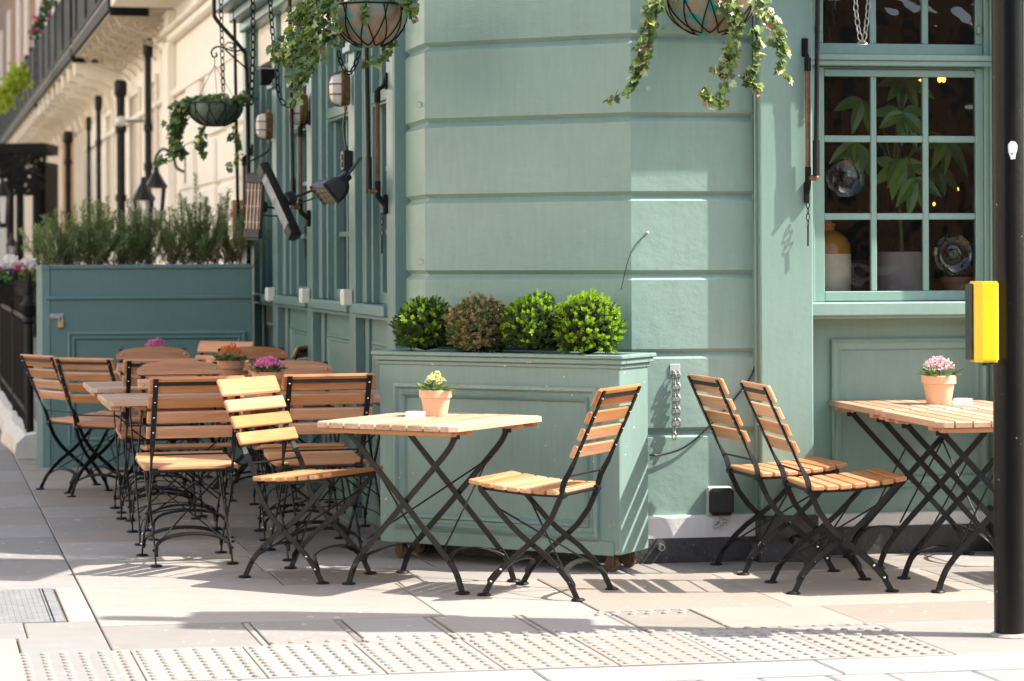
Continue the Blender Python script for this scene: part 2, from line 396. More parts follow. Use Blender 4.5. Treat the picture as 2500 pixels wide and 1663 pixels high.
    def build(s, name, mats, parent=None, smooth=True, M4=None):
        me = bpy.data.meshes.new(name); me.from_pydata(s.v, [], s.f)
        if not isinstance(mats, (list, tuple)): mats = [mats]
        for m in mats: me.materials.append(M[m] if isinstance(m, str) else m)
        if len(mats) > 1: me.polygons.foreach_set("material_index", s.mi)
        me.update()
        if smooth:
            me.polygons.foreach_set("use_smooth", [True] * len(me.polygons)); me.set_sharp_from_angle(angle=radians(32))
        o = bpy.data.objects.new(name, me); COL.objects.link(o)
        if parent is not None: o.parent = parent
        if M4 is not None: o.matrix_world = M4
        return o
def tag(o, label, cat, group=None):
    o['label'] = label; o['category'] = cat
    if group: o['group'] = group
    return o
def thing(name, label, cat, M4=None, group=None):
    o = bpy.data.objects.new(name, None); COL.objects.link(o); o.empty_display_size = .1
    if M4 is not None: o.matrix_world = M4
    return tag(o, label, cat, group)
def struct(o): o['kind'] = 'structure'; return o
def copy_thing(o, M4, label, group=None):
    def rec(x, par):
        c = x.copy(); COL.objects.link(c)
        if par is not None: c.parent = par
        for ch in x.children: rec(ch, c)
        return c
    c = rec(o, None); c.matrix_world = M4; c['label'] = label
    if group: c['group'] = group
    return c
def T3(x, y, z=0): return Matrix.Translation((x, y, z))
def placed(x, y, face, z=0.0, s=1.0):         # local +y looks along face
    f = Vector((face[0], face[1], 0)).normalized()
    return Matrix(((f.y * s, f.x * s, 0, x), (-f.x * s, f.y * s, 0, y), (0, 0, s, z), (0, 0, 0, 1)))
def smooth_path(pts, n=4):
    pts = [Vector(p) for p in pts]; out = []
    for i in range(len(pts) - 1):
        p0, p1, p2, p3 = pts[max(i - 1, 0)], pts[i], pts[i + 1], pts[min(i + 2, len(pts) - 1)]
        for k in range(n):
            t = k / n
            out.append(.5 * ((2 * p1) + (p2 - p0) * t + (2 * p0 - 5 * p1 + 4 * p2 - p3) * t * t + (3 * p1 - p0 - 3 * p2 + p3) * t ** 3))
    return out + [pts[-1]]
def chain(mb, pts, link=.03, r=.003, mi=0, wid=.55):
    pts = [Vector(p) for p in pts]; L = [0]
    for i in range(1, len(pts)): L.append(L[-1] + (pts[i] - pts[i - 1]).length)
    def at(d):
        for i in range(1, len(pts)):
            if d <= L[i] or i == len(pts) - 1:
                return pts[i - 1].lerp(pts[i], (d - L[i - 1]) / max(1e-6, L[i] - L[i - 1]))
    n = int(L[-1] / (link * .78)); side0 = None
    for k in range(n):
        c = at((k + .5) * L[-1] / n); T = (at(min(L[-1], (k + 1) * L[-1] / n)) - at(k * L[-1] / n)).normalized()
        u = T.orthogonal().normalized(); w = T.cross(u); a = u if k % 2 else w
        ring = [c + T * (link * .5 * cos(q)) + a * (link * wid * .5 * sin(q)) for q in [2 * pi * j / 10 for j in range(11)]]
        mb.tube(ring, r, 4, mi, False)
def panel_mould(mb, x0, x1, z0, z1, y, s=-1, prof=((0, 0), (.000, .012), (.012, .014), (.020, .006), (.034, .006), (.040, 0)), mi=0, ax='x'):
    """picture-frame moulding on a plane y; s is the sign of outward y"""
    for (d0, h0), (d1, h1) in zip(prof[:-1], prof[1:]):
        A = [(x0 + d0, z0 + d0), (x1 - d0, z0 + d0), (x1 - d0, z1 - d0), (x0 + d0, z1 - d0)]
        B = [(x0 + d1, z0 + d1), (x1 - d1, z0 + d1), (x1 - d1, z1 - d1), (x0 + d1, z1 - d1)]
        for i in range(4):
            j = (i + 1) % 4
            q = [(A[i][0], y + s * h0, A[i][1]), (A[j][0], y + s * h0, A[j][1]), (B[j][0], y + s * h1, B[j][1]), (B[i][0], y + s * h1, B[i][1])]
            mb.add(q if s < 0 else q[::-1], [(0, 1, 2, 3)], mi)

# ================================================================== GROUND
mb = MB(); mb.add([(-150, -60, -.06), (150, -60, -.06), (150, 240, -.06), (-150, 240, -.06)], [(0, 1, 2, 3)])
struct(mb.build('road', 'asphalt', smooth=False))
mb = MB(); P = [ga(-9, -3.3, -.010), ga(12, -3.3, -.010), ga(12, 60, -.010), ga(-9, 60, -.010)]
mb.add(P, [(0, 1, 2, 3)]); struct(mb.build('pavement_bed', 'joint', smooth=False))
rs = random.Random(3)
def slab(mb, a0, a1, b0, b1, mi=0, g=.0035, bev=.004, th=.05, dz=None):
    z = rs.uniform(-.0018, .0012) if dz is None else dz; tl = [rs.uniform(-.0012, .0012) for _ in range(4)]
    lo = [(a0 + g, b0 + g), (a1 - g, b0 + g), (a1 - g, b1 - g), (a0 + g, b1 - g)]
    h = g + bev
    hi = [(a0 + h, b0 + h), (a1 - h, b0 + h), (a1 - h, b1 - h), (a0 + h, b1 - h)]
    vs = [ga(a, b, z - th) for a, b in lo] + [ga(a, b, z - bev * .7 + t) for (a, b), t in zip(lo, tl)] + [ga(a, b, z + t) for (a, b), t in zip(hi, tl)]
    fs = [(8, 9, 10, 11)] + [(i, (i + 1) % 4, 4 + (i + 1) % 4, 4 + i) for i in range(4)] + [(4 + i, 4 + (i + 1) % 4, 8 + (i + 1) % 4, 8 + i) for i in range(4)]
    mb.add(vs, fs, mi)
pv = MB()
def row(b0, b1, a0, a1, lo=.55, hi=1.05, first=None, buff=.28):
    a = a0; k = 0
    while a < a1 - .05:
        L = rs.uniform(lo, hi)
        if first and k < len(first): L = first[k]
        e = min(a + L, a1)
        if a1 - e < .25: e = a1
        slab(pv, a, e, b0, b1, 1 if rs.random() < buff else 0); a = e; k += 1
AL = -2.49
row(-2.0, -1.42, AL, -1.955, first=[.535])
for k in range(5):
    a = -1.955 + k * .352
    slab(pv, a + .030, a + .352, -2.0, -1.425); slab(pv, a, a + .030, -2.0, -1.425, dz=-.003)
slab(pv, -.195, .345, -1.93, -1.42); slab(pv, -.195, .372, -2.0, -1.93)
row(-1.93, -1.42, .345, 8, first=[.95, .7]); row(-2.66, -1.93, .372, 8, first=[1.1, .9])
row(-1.42, -.42, AL, 8, .7, 1.15, first=[1.32, .62, .78, .95, .62, .9]); row(-.42, .06, AL, 8, .6, .95, first=[.85, .6]); row(.06, .64, AL, 0.2, .6, 1.0); row(.06, .64, .2, 8)
b = .64
while b < 24:
    h = rs.uniform(.5, .72); row(b, b + h, AL, -.2, .6, 1.0); b += h
b = -2.66
for h in (1.0,): row(b, b + h, -2.81, AL, 5, 6); row(b, b + h, -9, -2.81, .7, 1.0); b += h
row(-1.66, -1.27, -9, AL, .7, 1.0); slab(pv, -2.60, AL, -1.27, -.31, 1); slab(pv, -9, -3.75, -1.27, -.31)
b = -.31
for h in (.12, .35, .45, .98, .62, .9, .7, .9, .8, .9, .8, .9) + (.85,) * 14: row(b, b + h, -9, AL, .7, 1.1, buff=.1); b += h
struct(pv.build('pavement', ['stone', 'buff']))
tp = MB()
for k in range(8):
    a = .372 - .4 * (k + 1); slab(tp, a, a + .4, -2.66, -2.0 if k > 1 else -1.935, g=.0022, bev=.0025)
def dome(mb, a, b, r=.0145, h=.0062):
    c = ga(a, b); n = 10; vs = []
    for (q, z) in ((1.12, -.001), (1.0, .0045), (.80, h)):
        for k in range(n): vs.append(c + Vector((q * r * cos(2 * pi * k / n), q * r * sin(2 * pi * k / n), z)))
    fs = [(i * n + k, i * n + (k + 1) % n, (i + 1) * n + (k + 1) % n, (i + 1) * n + k) for i in range(2) for k in range(n)] + [tuple(range(2 * n, 3 * n))]
    mb.add(vs, fs)
for k in range(48):
    for j in range(10): dome(tp, .372 - .0333 - .0667 * k, -2.63 + .0645 * j)
for k in range(9): dome(tp, .33 - .0667 * k, -1.955)
for k in range(26): dome(tp, -.24 - .0667 * k, -1.955); 
for k in range(4, 20): dome(tp, -.24 - .0667 * k, -1.90)
for k in range(6): dome(tp, -.23 - .0667 * k, -1.47); dome(tp, -.25 - .0667 * k, -1.515)
struct(tp.build('tactile_paving', 'tact'))
kb = MB(); a = -9.06
while a < 9:
    slab(kb, a, a + .99, -2.965, -2.68, bev=.006, dz=0); a += .99
a = -9.0
while a < 9:
    L = rs.uniform(.2, .34); slab(kb, a, a + L, -3.30, -2.985, bev=.008); a += L
struct(kb.build('kerb', 'kerb'))
# steel cover let into the paving
mb = MB(); Pc = lambda a, b, z: ga(a, b, z)
mb.add([Pc(-3.70, -1.27, .001), Pc(-2.665, -1.27, .001), Pc(-2.665, -.31, .001), Pc(-3.70, -.31, .001)], [(0, 1, 2, 3)])
for i in range(46):
    for j in range(24):
        a = -3.68 + i * .0222; b = -1.25 + j * .0385 + (.019 if i % 2 else 0)
        if b > -.33: continue
        vs = [Pc(a - .003, b - .013, .001), Pc(a + .003, b - .013, .001), Pc(a + .003, b + .013, .001), Pc(a - .003, b + .013, .001), Pc(a, b - .009, .0045), Pc(a, b + .009, .0045)]
        mb.add(vs, [(0, 1, 4), (1, 2, 5, 4), (2, 3, 5), (3, 0, 4, 5)])
o = mb.build('access_cover', ['galv']); tag(o, 'ribbed steel access cover let into the pavement by the kerb', 'cover')
fb = MB()
for (a0, a1, b0, b1) in ((-2.662, -2.655, -1.28, -.30), (-2.648, -2.612, -1.28, -.30), (-3.7, -2.655, -1.278, -1.272)): slab(fb, a0, a1, b0, b1, g=0, bev=.001, dz=.003)
fb.build('frame', 'galv', o)

# ================================================================== PUB
pub = thing('pub_building', 'sage green corner pub with grooved canted wall and small paned windows', 'pub')
GRO = (.594, .953, 1.312, 1.672, 2.031, 2.390, 2.75, 3.11)
path = [Vector((-.533, 11.94)), Vector((-.411, 11.45)), Vector((.542, 10.98)), Vector((.542 + .985 * .60, 10.98 + .17 * .60))]
def sweep(mb, path, prof, mi=0):
    N = len(path); nr = []
    for i in range(N - 1):
        d = (path[i + 1] - path[i]).normalized(); nr.append(Vector((d.y, -d.x)))   # right hand = street side
    mit = []
    for i in range(N):
        a = nr[max(i - 1, 0)]; b = nr[min(i, N - 2)]; m = (a + b).normalized(); mit.append(m / max(.3, m.dot(a)))
    for i in range(N - 1):
        vs = []
        for (d, z) in prof:
            for q in (i, i + 1): p = path[q] + mit[q] * d; vs.append((p.x, p.y, z))
        mb.add(vs, [(2 * k, 2 * k + 1, 2 * k + 3, 2 * k + 2) for k in range(len(prof) - 1)], mi)
prof = [(0, .20)]
for z in GRO: prof += [(0, z - .024), (-.004, z - .0195), (-.022, z - .004), (-.024, z + .002), (-.020, z + .006), (0, z + .021)]
prof += [(0, 3.6)]
mb = MB(); sweep(mb, path, prof); mb.build('corner_wall', 'masonry', pub)
mb = MB(); sweep(mb, path, [(.028, 0), (.028, .108), (.026, .114), (.0245, .114)]); mb.build('black_plinth', 'black_plinth', pub)
mb = MB(); sweep(mb, path, [(.0245, .114), (.0245, .205), (.018, .2145), (-.01, .217)]); mb.build('white_plinth', 'white_plinth', pub)
def FRbox(name, mat, boxes, parent=pub, bev=.003):
    m = MB()
    for q in boxes: m.bb(q[0], q[1], 0, q[2] if len(q) > 2 else bev)
    return m.build(name, mat, parent, M4=FR)
FRbox('pilaster', 'joinery', [((.585, -.078, .205), (.833, .20, 3.6), .006), ((.572, -.03, .205), (.586, .1, 3.6))])
FRbox('pilaster_plinth', 'black_plinth', [((.570, -.098, 0), (.850, .2, .212), .006)])
FRbox('pilaster', 'joinery', [((1.765, -.078, .205), (2.06, .25, 3.6), .006)])
FRbox('pilaster_plinth', 'black_plinth', [((1.75, -.098, 0), (2.075, .2, .212), .006)])
FRbox('upper_wall', 'masonry', [((.56, .02, 2.95), (9, .3, 4.5)), ((2.06, .03, .2), (9, .3, 2.95))])
FRbox('bay_plinth', 'white_plinth', [((.85, .115, .128), (1.752, .3, .190), .006)])
FRbox('bay_plinth_base', 'black_plinth', [((.85, .108, 0), (1.752, .3, .1285), .004)])
mb = MB(); mb.bb((.833, .15, .185), (1.765, .2, 1.12), 0, 0)
panel_mould(mb, .985, 1.75, .31, 1.005, .15, -1, ((0, 0), (0, .018), (.010, .022), (.020, .012), (.030, .010), (.046, .014), (.056, 0)))
mb.build('apron_panel', 'joinery', pub, M4=FR)
FRbox('window_sill', 'joinery', [((.818, -.052, 1.118), (1.80, .14, 1.180), .006), ((.833, -.03, 1.106), (1.765, .16, 1.1185), .002)])
cols = [(.936, 1.162), (1.190, 1.416), (1.444, 1.674)]; rows = [(1.229, 1.562), (1.592, 1.923), (1.954, 2.229)]
wf = [((.833, .045, 1.180), (.862, .16, 2.95)), ((.862, .060, 1.180), (.884, .16, 2.95)), ((.884, .075, 1.180), (.936, .115, 2.273)),
      ((1.674, .075, 1.180), (1.712, .115, 2.273)), ((1.712, .060, 1.18), (1.735, .16, 2.95)), ((1.735, .045, 1.18), (1.766, .16, 2.95)),
      ((.936, .075, 1.183), (1.674, .115, 1.229)), ((.936, .075, 2.229), (1.674, .115, 2.262)), ((.884, .085, 2.262), (1.712, .12, 2.275)),
      ((.836, .022, 2.276), (1.763, .16, 2.300)), ((.834, .010, 2.300), (1.765, .16, 2.328)),
      ((.884, .080, 2.332), (1.712, .115, 2.383)), ((.884, .08, 2.383), (.934, .115, 2.95)), ((1.676, .08, 2.383), (1.712, .115, 2.95)),
      ((1.676, .055, 2.43), (1.70, .08, 2.47), .008), ((.898, .055, 2.43), (.922, .08, 2.47), .008)]
for (a, b2) in ((1.162, 1.190), (1.416, 1.444)): wf += [((a, .080, 1.229), (b2, .108, 2.229)), ((a - .002, .084, 2.383), (b2 + .002, .112, 2.95))]
for (z0, z1) in ((1.562, 1.592), (1.923, 1.954)):
    for (x0, x1) in cols: wf.append(((x0, .081, z0), (x1, .107, z1)))
win = FRbox('window', 'joinery', wf, pub, .0035)
mb = MB()
for (x0, x1) in cols:
    for (z0, z1) in rows + [(2.383, 2.95)]:
        t = random.uniform(-.0015, .0015)
        mb.add([(x0, .094 + t, z0), (x1, .094, z0), (x1, .094 - t, z1), (x0, .094, z1)], [(0, 1, 2, 3)])
mb.build('glass', 'winglass', win, smooth=False, M4=FR)
RX = Matrix.Rotation(pi / 2, 3, 'X')
for (cx, cz, r) in ((1.043, 1.760, .092), (1.562, 1.40, .098)):
    mb = MB(); mb.lathe([(r, .0), (r * .97, .012), (r * .86, .022), (r * .72, .012), (r * .55, .006), (r * .34, .010), (r * .26, .026), (r * .14, .036), (0, .04)], 36, (cx, .092, cz), RX); mb.build('bullseye', 'bullseye', win, M4=FR)
# fascia with the closed awning box above the front window (above the picture, added to shade the top of the wall)
FRbox('fascia', 'joinery', [((.45, -.25, 2.76), (4.2, .02, 2.97), .01), ((.4, -.14, 2.97), (9, .02, 3.4), .01)])
# room behind the window
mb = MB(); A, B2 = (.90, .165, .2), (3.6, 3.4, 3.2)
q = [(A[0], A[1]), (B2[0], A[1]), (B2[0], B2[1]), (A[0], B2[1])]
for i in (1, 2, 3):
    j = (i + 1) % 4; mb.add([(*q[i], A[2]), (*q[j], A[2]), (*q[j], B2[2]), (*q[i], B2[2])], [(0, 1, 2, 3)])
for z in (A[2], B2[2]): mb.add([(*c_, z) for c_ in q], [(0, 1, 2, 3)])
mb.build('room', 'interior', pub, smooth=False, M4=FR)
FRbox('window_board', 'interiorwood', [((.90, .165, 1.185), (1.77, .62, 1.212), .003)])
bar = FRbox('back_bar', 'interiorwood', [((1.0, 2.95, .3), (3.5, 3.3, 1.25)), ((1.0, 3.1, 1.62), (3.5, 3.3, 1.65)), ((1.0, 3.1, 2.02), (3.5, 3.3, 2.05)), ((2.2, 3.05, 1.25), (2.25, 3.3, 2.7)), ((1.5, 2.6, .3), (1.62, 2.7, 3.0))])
cm = [simple('bottle_%s' % n, c, .12, 0, .2, 8, 0) for n, c in (('amber', (.22, .08, .015)), ('clear', (.25, .24, .22)), ('green', (.02, .07, .03)), ('blue', (.02, .06, .22)))]
mb = MB()
for z in (1.25, 1.651, 2.051):
    x = 1.05
    while x < 3.4:
        h = random.uniform(.2, .29)
        mb.lathe([(.034, 0), (.036, .02), (.036, h * .6), (.013, h * .78), (.013, h)], 9, (x, 3.2, z), None, random.randrange(4)); x += random.uniform(.085, .13)
bo = mb.build('bottle_row', cm, bar, M4=FR); bo['kind'] = 'stuff'
mb = MB()
for (xd, yd, d) in ((2098, 184, 13.6), (2117, 186, 13.6), (2163, 183, 13.8), (2172, 183, 13.8), (2204, 436, 13.7), (2150, 470, 14), (2113, 436, 13.9)):
    mb.ball(dp(xd, yd, d), .012 if yd < 200 else .007, 0, 8, 1.4)
mb.build('lamp_bulb', 'bulb', pub)

# ---- side front: piers, bays, sills
def FLpart(name, mat, boxes, parent=pub, bev=.003):
    m = MB()
    for q in boxes: m.bb(q[0], q[1], 0, q[2] if len(q) > 2 else bev)
    return m.build(name, mat, parent, M4=FL)
PC = [.06, 1.14, 2.58, 4.02, 5.10]
for i, c in enumerate(PC):
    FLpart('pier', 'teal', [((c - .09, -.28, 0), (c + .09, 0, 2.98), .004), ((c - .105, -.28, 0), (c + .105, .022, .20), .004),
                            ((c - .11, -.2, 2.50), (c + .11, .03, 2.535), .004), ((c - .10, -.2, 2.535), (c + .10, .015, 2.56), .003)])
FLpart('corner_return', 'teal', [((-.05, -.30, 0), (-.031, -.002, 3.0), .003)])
ivs = [(PC[i] + .09, PC[i + 1] - .09) for i in range(4)]
for (u0, u1) in ivs:
    L = u1 - u0
    m = MB(); m.bb((u0, -.12, .0), (u1, -.07, 1.10)); panel_mould(m, u0 + .17, u1 - .17, .28, .95, -.07, 1)
    for k in range(3): m.bb((u0 + .012 + k * .035, -.07, .2), (u0 + .034 + k * .035, -.052 + .006 * (k % 2), 1.09), 0, .004); m.bb((u1 - .034 - k * .035, -.07, .2), (u1 - .012 - k * .035, -.052, 1.09), 0, .004)
    m.bb((u0, -.07, 0), (u1, -.03, .2), 0, .004)
    m.build('stall_riser', 'teal', pub, M4=FL)
    FLpart('sill', 'teal', [((u0 - .0, -.16, 1.095), (u1 + .0, .022, 1.150), .006), ((u0, -.12, 1.075), (u1, .0, 1.0955), .003)])
    f = []
    for k, (w0, dd) in enumerate(((0.0, -.04), (.035, -.055), (.065, -.04), (.10, -.07))):
        f += [((u0 + w0, -.2, 1.15), (u0 + w0 + .028, dd, 2.75), .006), ((u1 - w0 - .028, -.2, 1.15), (u1 - w0, dd, 2.75), .006)]
    g0, g1 = u0 + .17, u1 - .17
    f += [((u0 + .128, -.2, 1.15), (g0 + .03, -.11, 2.75)), ((g1 - .03, -.2, 1.15), (u1 - .128, -.11, 2.75)),
          ((g0, -.2, 1.15), (g1, -.11, 1.21)), ((g0, -.2, 2.205), (g1, -.06, 2.265)), ((g0 - .03, -.2, 2.19), (g1 + .03, -.075, 2.206))]
    nb = 3 if L > 1.1 else 2
    xs = [g0 + .03 + (g1 - g0 - .06) * k / nb for k in range(nb + 1)]
    for x in xs[1:-1]: f.append(((x - .013, -.19, 1.21), (x + .013, -.125, 2.75)))
    for z in (1.53, 1.865, 2.50):
        for k in range(nb): f.append(((xs[k] + .013, -.188, z - .014), (xs[k + 1] - .013, -.127, z + .014)))
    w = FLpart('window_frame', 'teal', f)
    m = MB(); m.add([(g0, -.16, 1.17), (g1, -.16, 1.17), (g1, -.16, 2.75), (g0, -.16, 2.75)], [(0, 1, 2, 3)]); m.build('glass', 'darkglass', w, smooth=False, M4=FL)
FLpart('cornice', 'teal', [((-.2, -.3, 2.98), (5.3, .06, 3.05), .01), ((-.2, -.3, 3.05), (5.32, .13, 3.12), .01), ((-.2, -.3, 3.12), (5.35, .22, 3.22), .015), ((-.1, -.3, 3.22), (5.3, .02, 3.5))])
FLpart('frieze', 'cream', [((-.02, -.28, 2.72), (5.18, -.035, 2.98), .004)])
FLpart('end_pier', 'teal', [((5.19, -.4, 0), (5.34, .03, 3.0), .006), ((5.18, -.4, 2.50), (5.37, .07, 2.545), .006), ((5.18, -.4, 2.545), (5.36, .055, 2.57), .004)])
mb = MB(); m4 = FL
up = [FL @ Vector((-.05, -.25, 0)), FL @ Vector((5.3, -.25, 0)), FL @ Vector((5.3, -9, 0)), FR @ Vector((9, 7, 0)), FR @ Vector((9, .3, 0)), FR @ Vector((0, .12, 0))]
mb.prism([(p.x, p.y) for p in up][::-1], 3.4, 12.0)
core_plan = [FL @ Vector((-.03, -.32, 0)), FL @ Vector((5.3, -.32, 0)), FL @ Vector((5.3, -3.5, 0)), FR @ Vector((.7, 3.6, 0)), FR @ Vector((.7, .45, 0))]
mb.prism([(p.x, p.y) for p in core_plan][::-1], 0.0, 3.4)  # unseen solid core inside the ground floor, added to block light
mb.build('storeys_and_core', 'masonry', pub, smooth=False)
# board added above the picture at the corner to shade the side pavement
o = thing('shadow_board', 'plain dark board added above view at the pub corner to shade the pavement', 'shadow board')
m = MB(); a, b2 = Vector((.44, 10.92)), Vector((.26, 10.13)); d = (b2 - a)
m.box((*(a + d * .55), 4.05), (d.length * .92, .04, 2.14), Matrix.Rotation(atan2(d.y, d.x), 3, 'Z'), 0, .01); m.build('board', 'tealdark', o)
m = MB(); m.tube([(a.x, a.y + .08, 5.2), (b2.x, b2.y, 5.2)], .02, 8); m.build('bracket', 'metal', o)

# ================================================================== CHAIRS
UP = [(-.336, .855), (-.277, .725), (-.217, .597), (-.190, .542), (-.155, .48), (-.135, .41), (-.10, .335), (-.05, .268), (.0, .222), (.07, .165), (.13, .112), (.175, .06), (.205, .008)]
UPA = [90, 90, 90, 60, 10, 0, 0, 0, 0, 0, 0, 0, 0]
LO = [(.232, .440), (.20, .405), (.15, .352), (.09, .292), (.04, .250), (.0, .222), (-.06, .182), (-.12, .130), (-.17, .075), (-.205, .008)]
def on_path(P, z):
    for (y0, z0), (y1, z1) in zip(P[:-1], P[1:]):
        if min(z0, z1) <= z <= max(z0, z1): return y0 + (y1 - y0) * (z - z0) / (z1 - z0)
    return P[0][0]
def slat(mb, x0, x1, c, w, t, tilt, bev=.004, rnd=None):
    """board along x; centre (y,z), width w in the tilted direction, thickness t"""
    R = Matrix.Rotation(tilt, 3, 'X')
    mb.box(((x0 + x1) / 2, c[0], c[1]), (x1 - x0, w, t), R, 0, bev)
def arch_board(mb, x0, x1, y, z0, h, t, tilt):
    R = Matrix.Rotation(tilt, 3, 'X'); n = 14; out = []
    for i in range(n + 1):
        x = x0 + (x1 - x0) * i / n; q = (2 * i / n - 1); out.append((x, z0 + h * (1 - .42 * abs(q) ** 2.6) if 0 < i < n else z0 + h * .40))
    poly = [(x0, z0 + .006), (x0 + .006, z0)] + [(x1 - .006, z0), (x1, z0 + .006)] + out[::-1]
    vs = []
    for s in (-t / 2, t / 2):
        for (x, z) in poly: vs.append(R @ Vector((0, s, z - z0)) + Vector((x, y, z0)))
    k = len(poly)
    mb.add(vs, [tuple(range(k)), tuple(range(k, 2 * k))[::-1]] + [(i, (i + 1) % k, k + (i + 1) % k, k + i)[::-1] for i in range(k)])
def make_chair(label, group, arched=False):
    t = thing('folding_chair', label, 'chair', None, group)
    g = .186
    m = MB()
    for k in range(7):
        y = .245 - k * .0595; z = .441 + .011 * ((y - .02) / .22) ** 2 + .060 * y
        slat(m, -.215 if k else -.205, .215 if k else .205, (y, z), .050, .020, atan2(.022 * (y - .02) / .0484 + .06, 1), .004)
    m.build('seat', 'wood', t, smooth=False)
    m = MB(); tl = atan2(.119, .258)
    for (zc, h) in ((.607, .056), (.677, .056), (.747, .056)):
        y = on_path(UP, zc) + .014; slat(m, -.216, .216, (y, zc), .018, h, tl, .004)
    if arched: arch_board(m, -.217, .217, on_path(UP, .80) + .020, .792, .078, .018, tl)
    else: slat(m, -.217, .217, (on_path(UP, .825) + .014, .826), .019, .082, tl, .007)
    m.build('backrest', 'wood', t, smooth=False)
    for s in (-1, 1):
        m = MB(); m.flat([(s * g, y, z) for (y, z) in UP], .0235, .006, (1, 0, 0), UPA); o = m.build('leg', 'metal', t)
        m = MB(); m.lathe([(.0, .0), (.027, .0), (.030, .004), (.024, .009), (0, .012)], 14, (s * g, .210, 0)); m.build('foot_pad', 'metal', o)
        m = MB()
        for (zc) in (.607, .677, .747, .822): m.ball((s * g, on_path(UP, zc) - .005, zc), .0055, 0, 7, .6)
        for z in (.06, .112): m.ball((s * (g + .005), on_path(UP[6:], z), z), .0065, 0, 7)
        m.build('rivet', 'chrome', o)
        if arched:
            m = MB()
            for (zc) in (.607, .677, .747, .822): m.ball((s * g, on_path(UP, zc) + .026, zc), .0085, 0, 8, .6)
            m.build('bolt', 'chrome', o)
        m = MB(); m.flat([(s * (g - .012), y, z) for (y, z) in LO], .0225, .006, (1, 0, 0)); o = m.build('leg', 'metal', t)
        m = MB(); m.lathe([(.0, .0), (.027, .0), (.030, .004), (.024, .009), (0, .012)], 14, (s * (g - .012), -.21, 0)); m.build('foot_pad', 'metal', o)
        m = MB()
        for z in (.07, .13): m.ball((s * (g - .006), on_path(LO[5:], z), z), .0065, 0, 7)
        m.ball((s * (g + .003), 0, .222), .008, 0, 8); m.build('rivet', 'metal', o)
    for sd in (-1, 1):
        m = MB(); m.flat([(sd * (g - .022), .245, .446), (sd * (g - .022), .02, .426), (sd * (g - .022), -.142, .424)], .02, .006, (1, 0, 0)); m.tube([(sd * (g - .03), -.142, .424), (sd * (g + .006), -.142, .424)], .015, 10); m.build('seat_rail', 'metal', t)
    m = MB(); m.flat([(-g, on_path(UP, .832) + .002, .832), (g, on_path(UP, .832) + .002, .832)], .018, .004, (0, 1, 0)); m.build('back_bar', 'metal', t)
    m = MB(); m.tube([(-g, -.142, .424), (g, -.142, .424)], .0065, 8); m.build('stretcher', 'metal', t)
    m = MB(); m.tube([(-g, -.165, .502), (g, -.165, .502)], .0045, 6); m.build('stretcher', 'metal', t)
    for sd in (-1, 1): m = MB(); m.tube([(sd * (-g + .012), .17, .372), (sd * (g - .012), -.165, .085)], .004, 6); m.build('tie_rod', 'metal', t)
    for (y0, z0, y1, gx) in ((.185, .062, .135, g - .004), (-.185, .062, -.135, g - .016)):
        m = MB(); pts = [(-gx, y0, z0 - .02)] + [(-gx * cos(pi * i / 12), y0 + (y1 - y0) * min(1, 1.6 * sin(pi * i / 12)), z0 + .075 * sin(pi * i / 12) ** .75) for i in range(13)] + [(gx, y0, z0 - .02)]
        m.flat(pts, .022, .006, (0, 1, 0), [62] * len(pts)); m.build('brace', 'metal', t)
    return t
GC = 'folding slatted chairs on the terrace'
ch0 = make_chair('wooden slatted chair with its back to the planter, right of the front table, facing left', GC)
ch1 = make_chair('arched-back slatted chair facing the camera at the left front row table, left end', GC, True)
ch0.matrix_world = placed(.148, 10.05, (-.905, .43))
def pc(src, x, y, f, label, z=0, s=1.0): return copy_thing(src, placed(x, y, f, z, s), label)
pc(ch0, -.905, 10.60, (.868, -.495), 'sunlit slatted chair left of the front table, its back leaning towards the left')
pc(ch0, 1.335, 10.18, (.987, .16), 'front one of the two slatted chairs in front of the pilaster, facing the right table')
pc(ch0, 1.165, 10.80, (.965, .26), 'rear one of the two slatted chairs, nearest the socket box on the wall')
pc(ch0, -1.505, 11.18, (-.27, .963), 'shaded slatted chair seen squarely from behind, nearest chair on the left')
pc(ch0, -.925, 11.38, (-.27, .963), 'shaded slatted chair seen from behind, between the sunlit chair and the green planter')
ch1.matrix_world = placed(-1.65, 12.20, (.24, -.97))
pc(ch1, -1.085, 12.17, (.20, -.98), 'arched-back slatted chair facing the camera beside the pot of bright pink flowers')
pc(ch0, -1.915, 13.08, (-.24, .97), 'slatted chair seen from behind, back to back with the left arched-back chair')
pc(ch1, -1.48, 14.10, (.24, -.97), 'arched-back chair facing the camera behind the pot of orange flowers')
pc(ch1, -2.07, 14.12, (.24, -.97), 'arched-back chair facing the camera just below the small far pot of pink flowers')
pc(ch0, -1.98, 15.12, (-.50, -.86), 'farthest slatted chair, its back just left of the pot of orange flowers', 0)
pc(ch0, -1.56, 14.75, (-.95, .2), 'slatted chair seen nearly edge-on, tucked against the dark teal window piers')
pc(ch0, -2.35, 14.25, (.42, .91), 'slatted chair seen obliquely from behind, second from the left end', 0, .95)
pc(ch0, -2.60, 14.62, (.76, .65), 'leftmost slatted chair, turned to the right in front of the dark teal planter', 0, .95)
pc(ch0, 2.60, 10.42, (-.985, -.17), 'slatted chair mostly hidden behind the black signal pole')

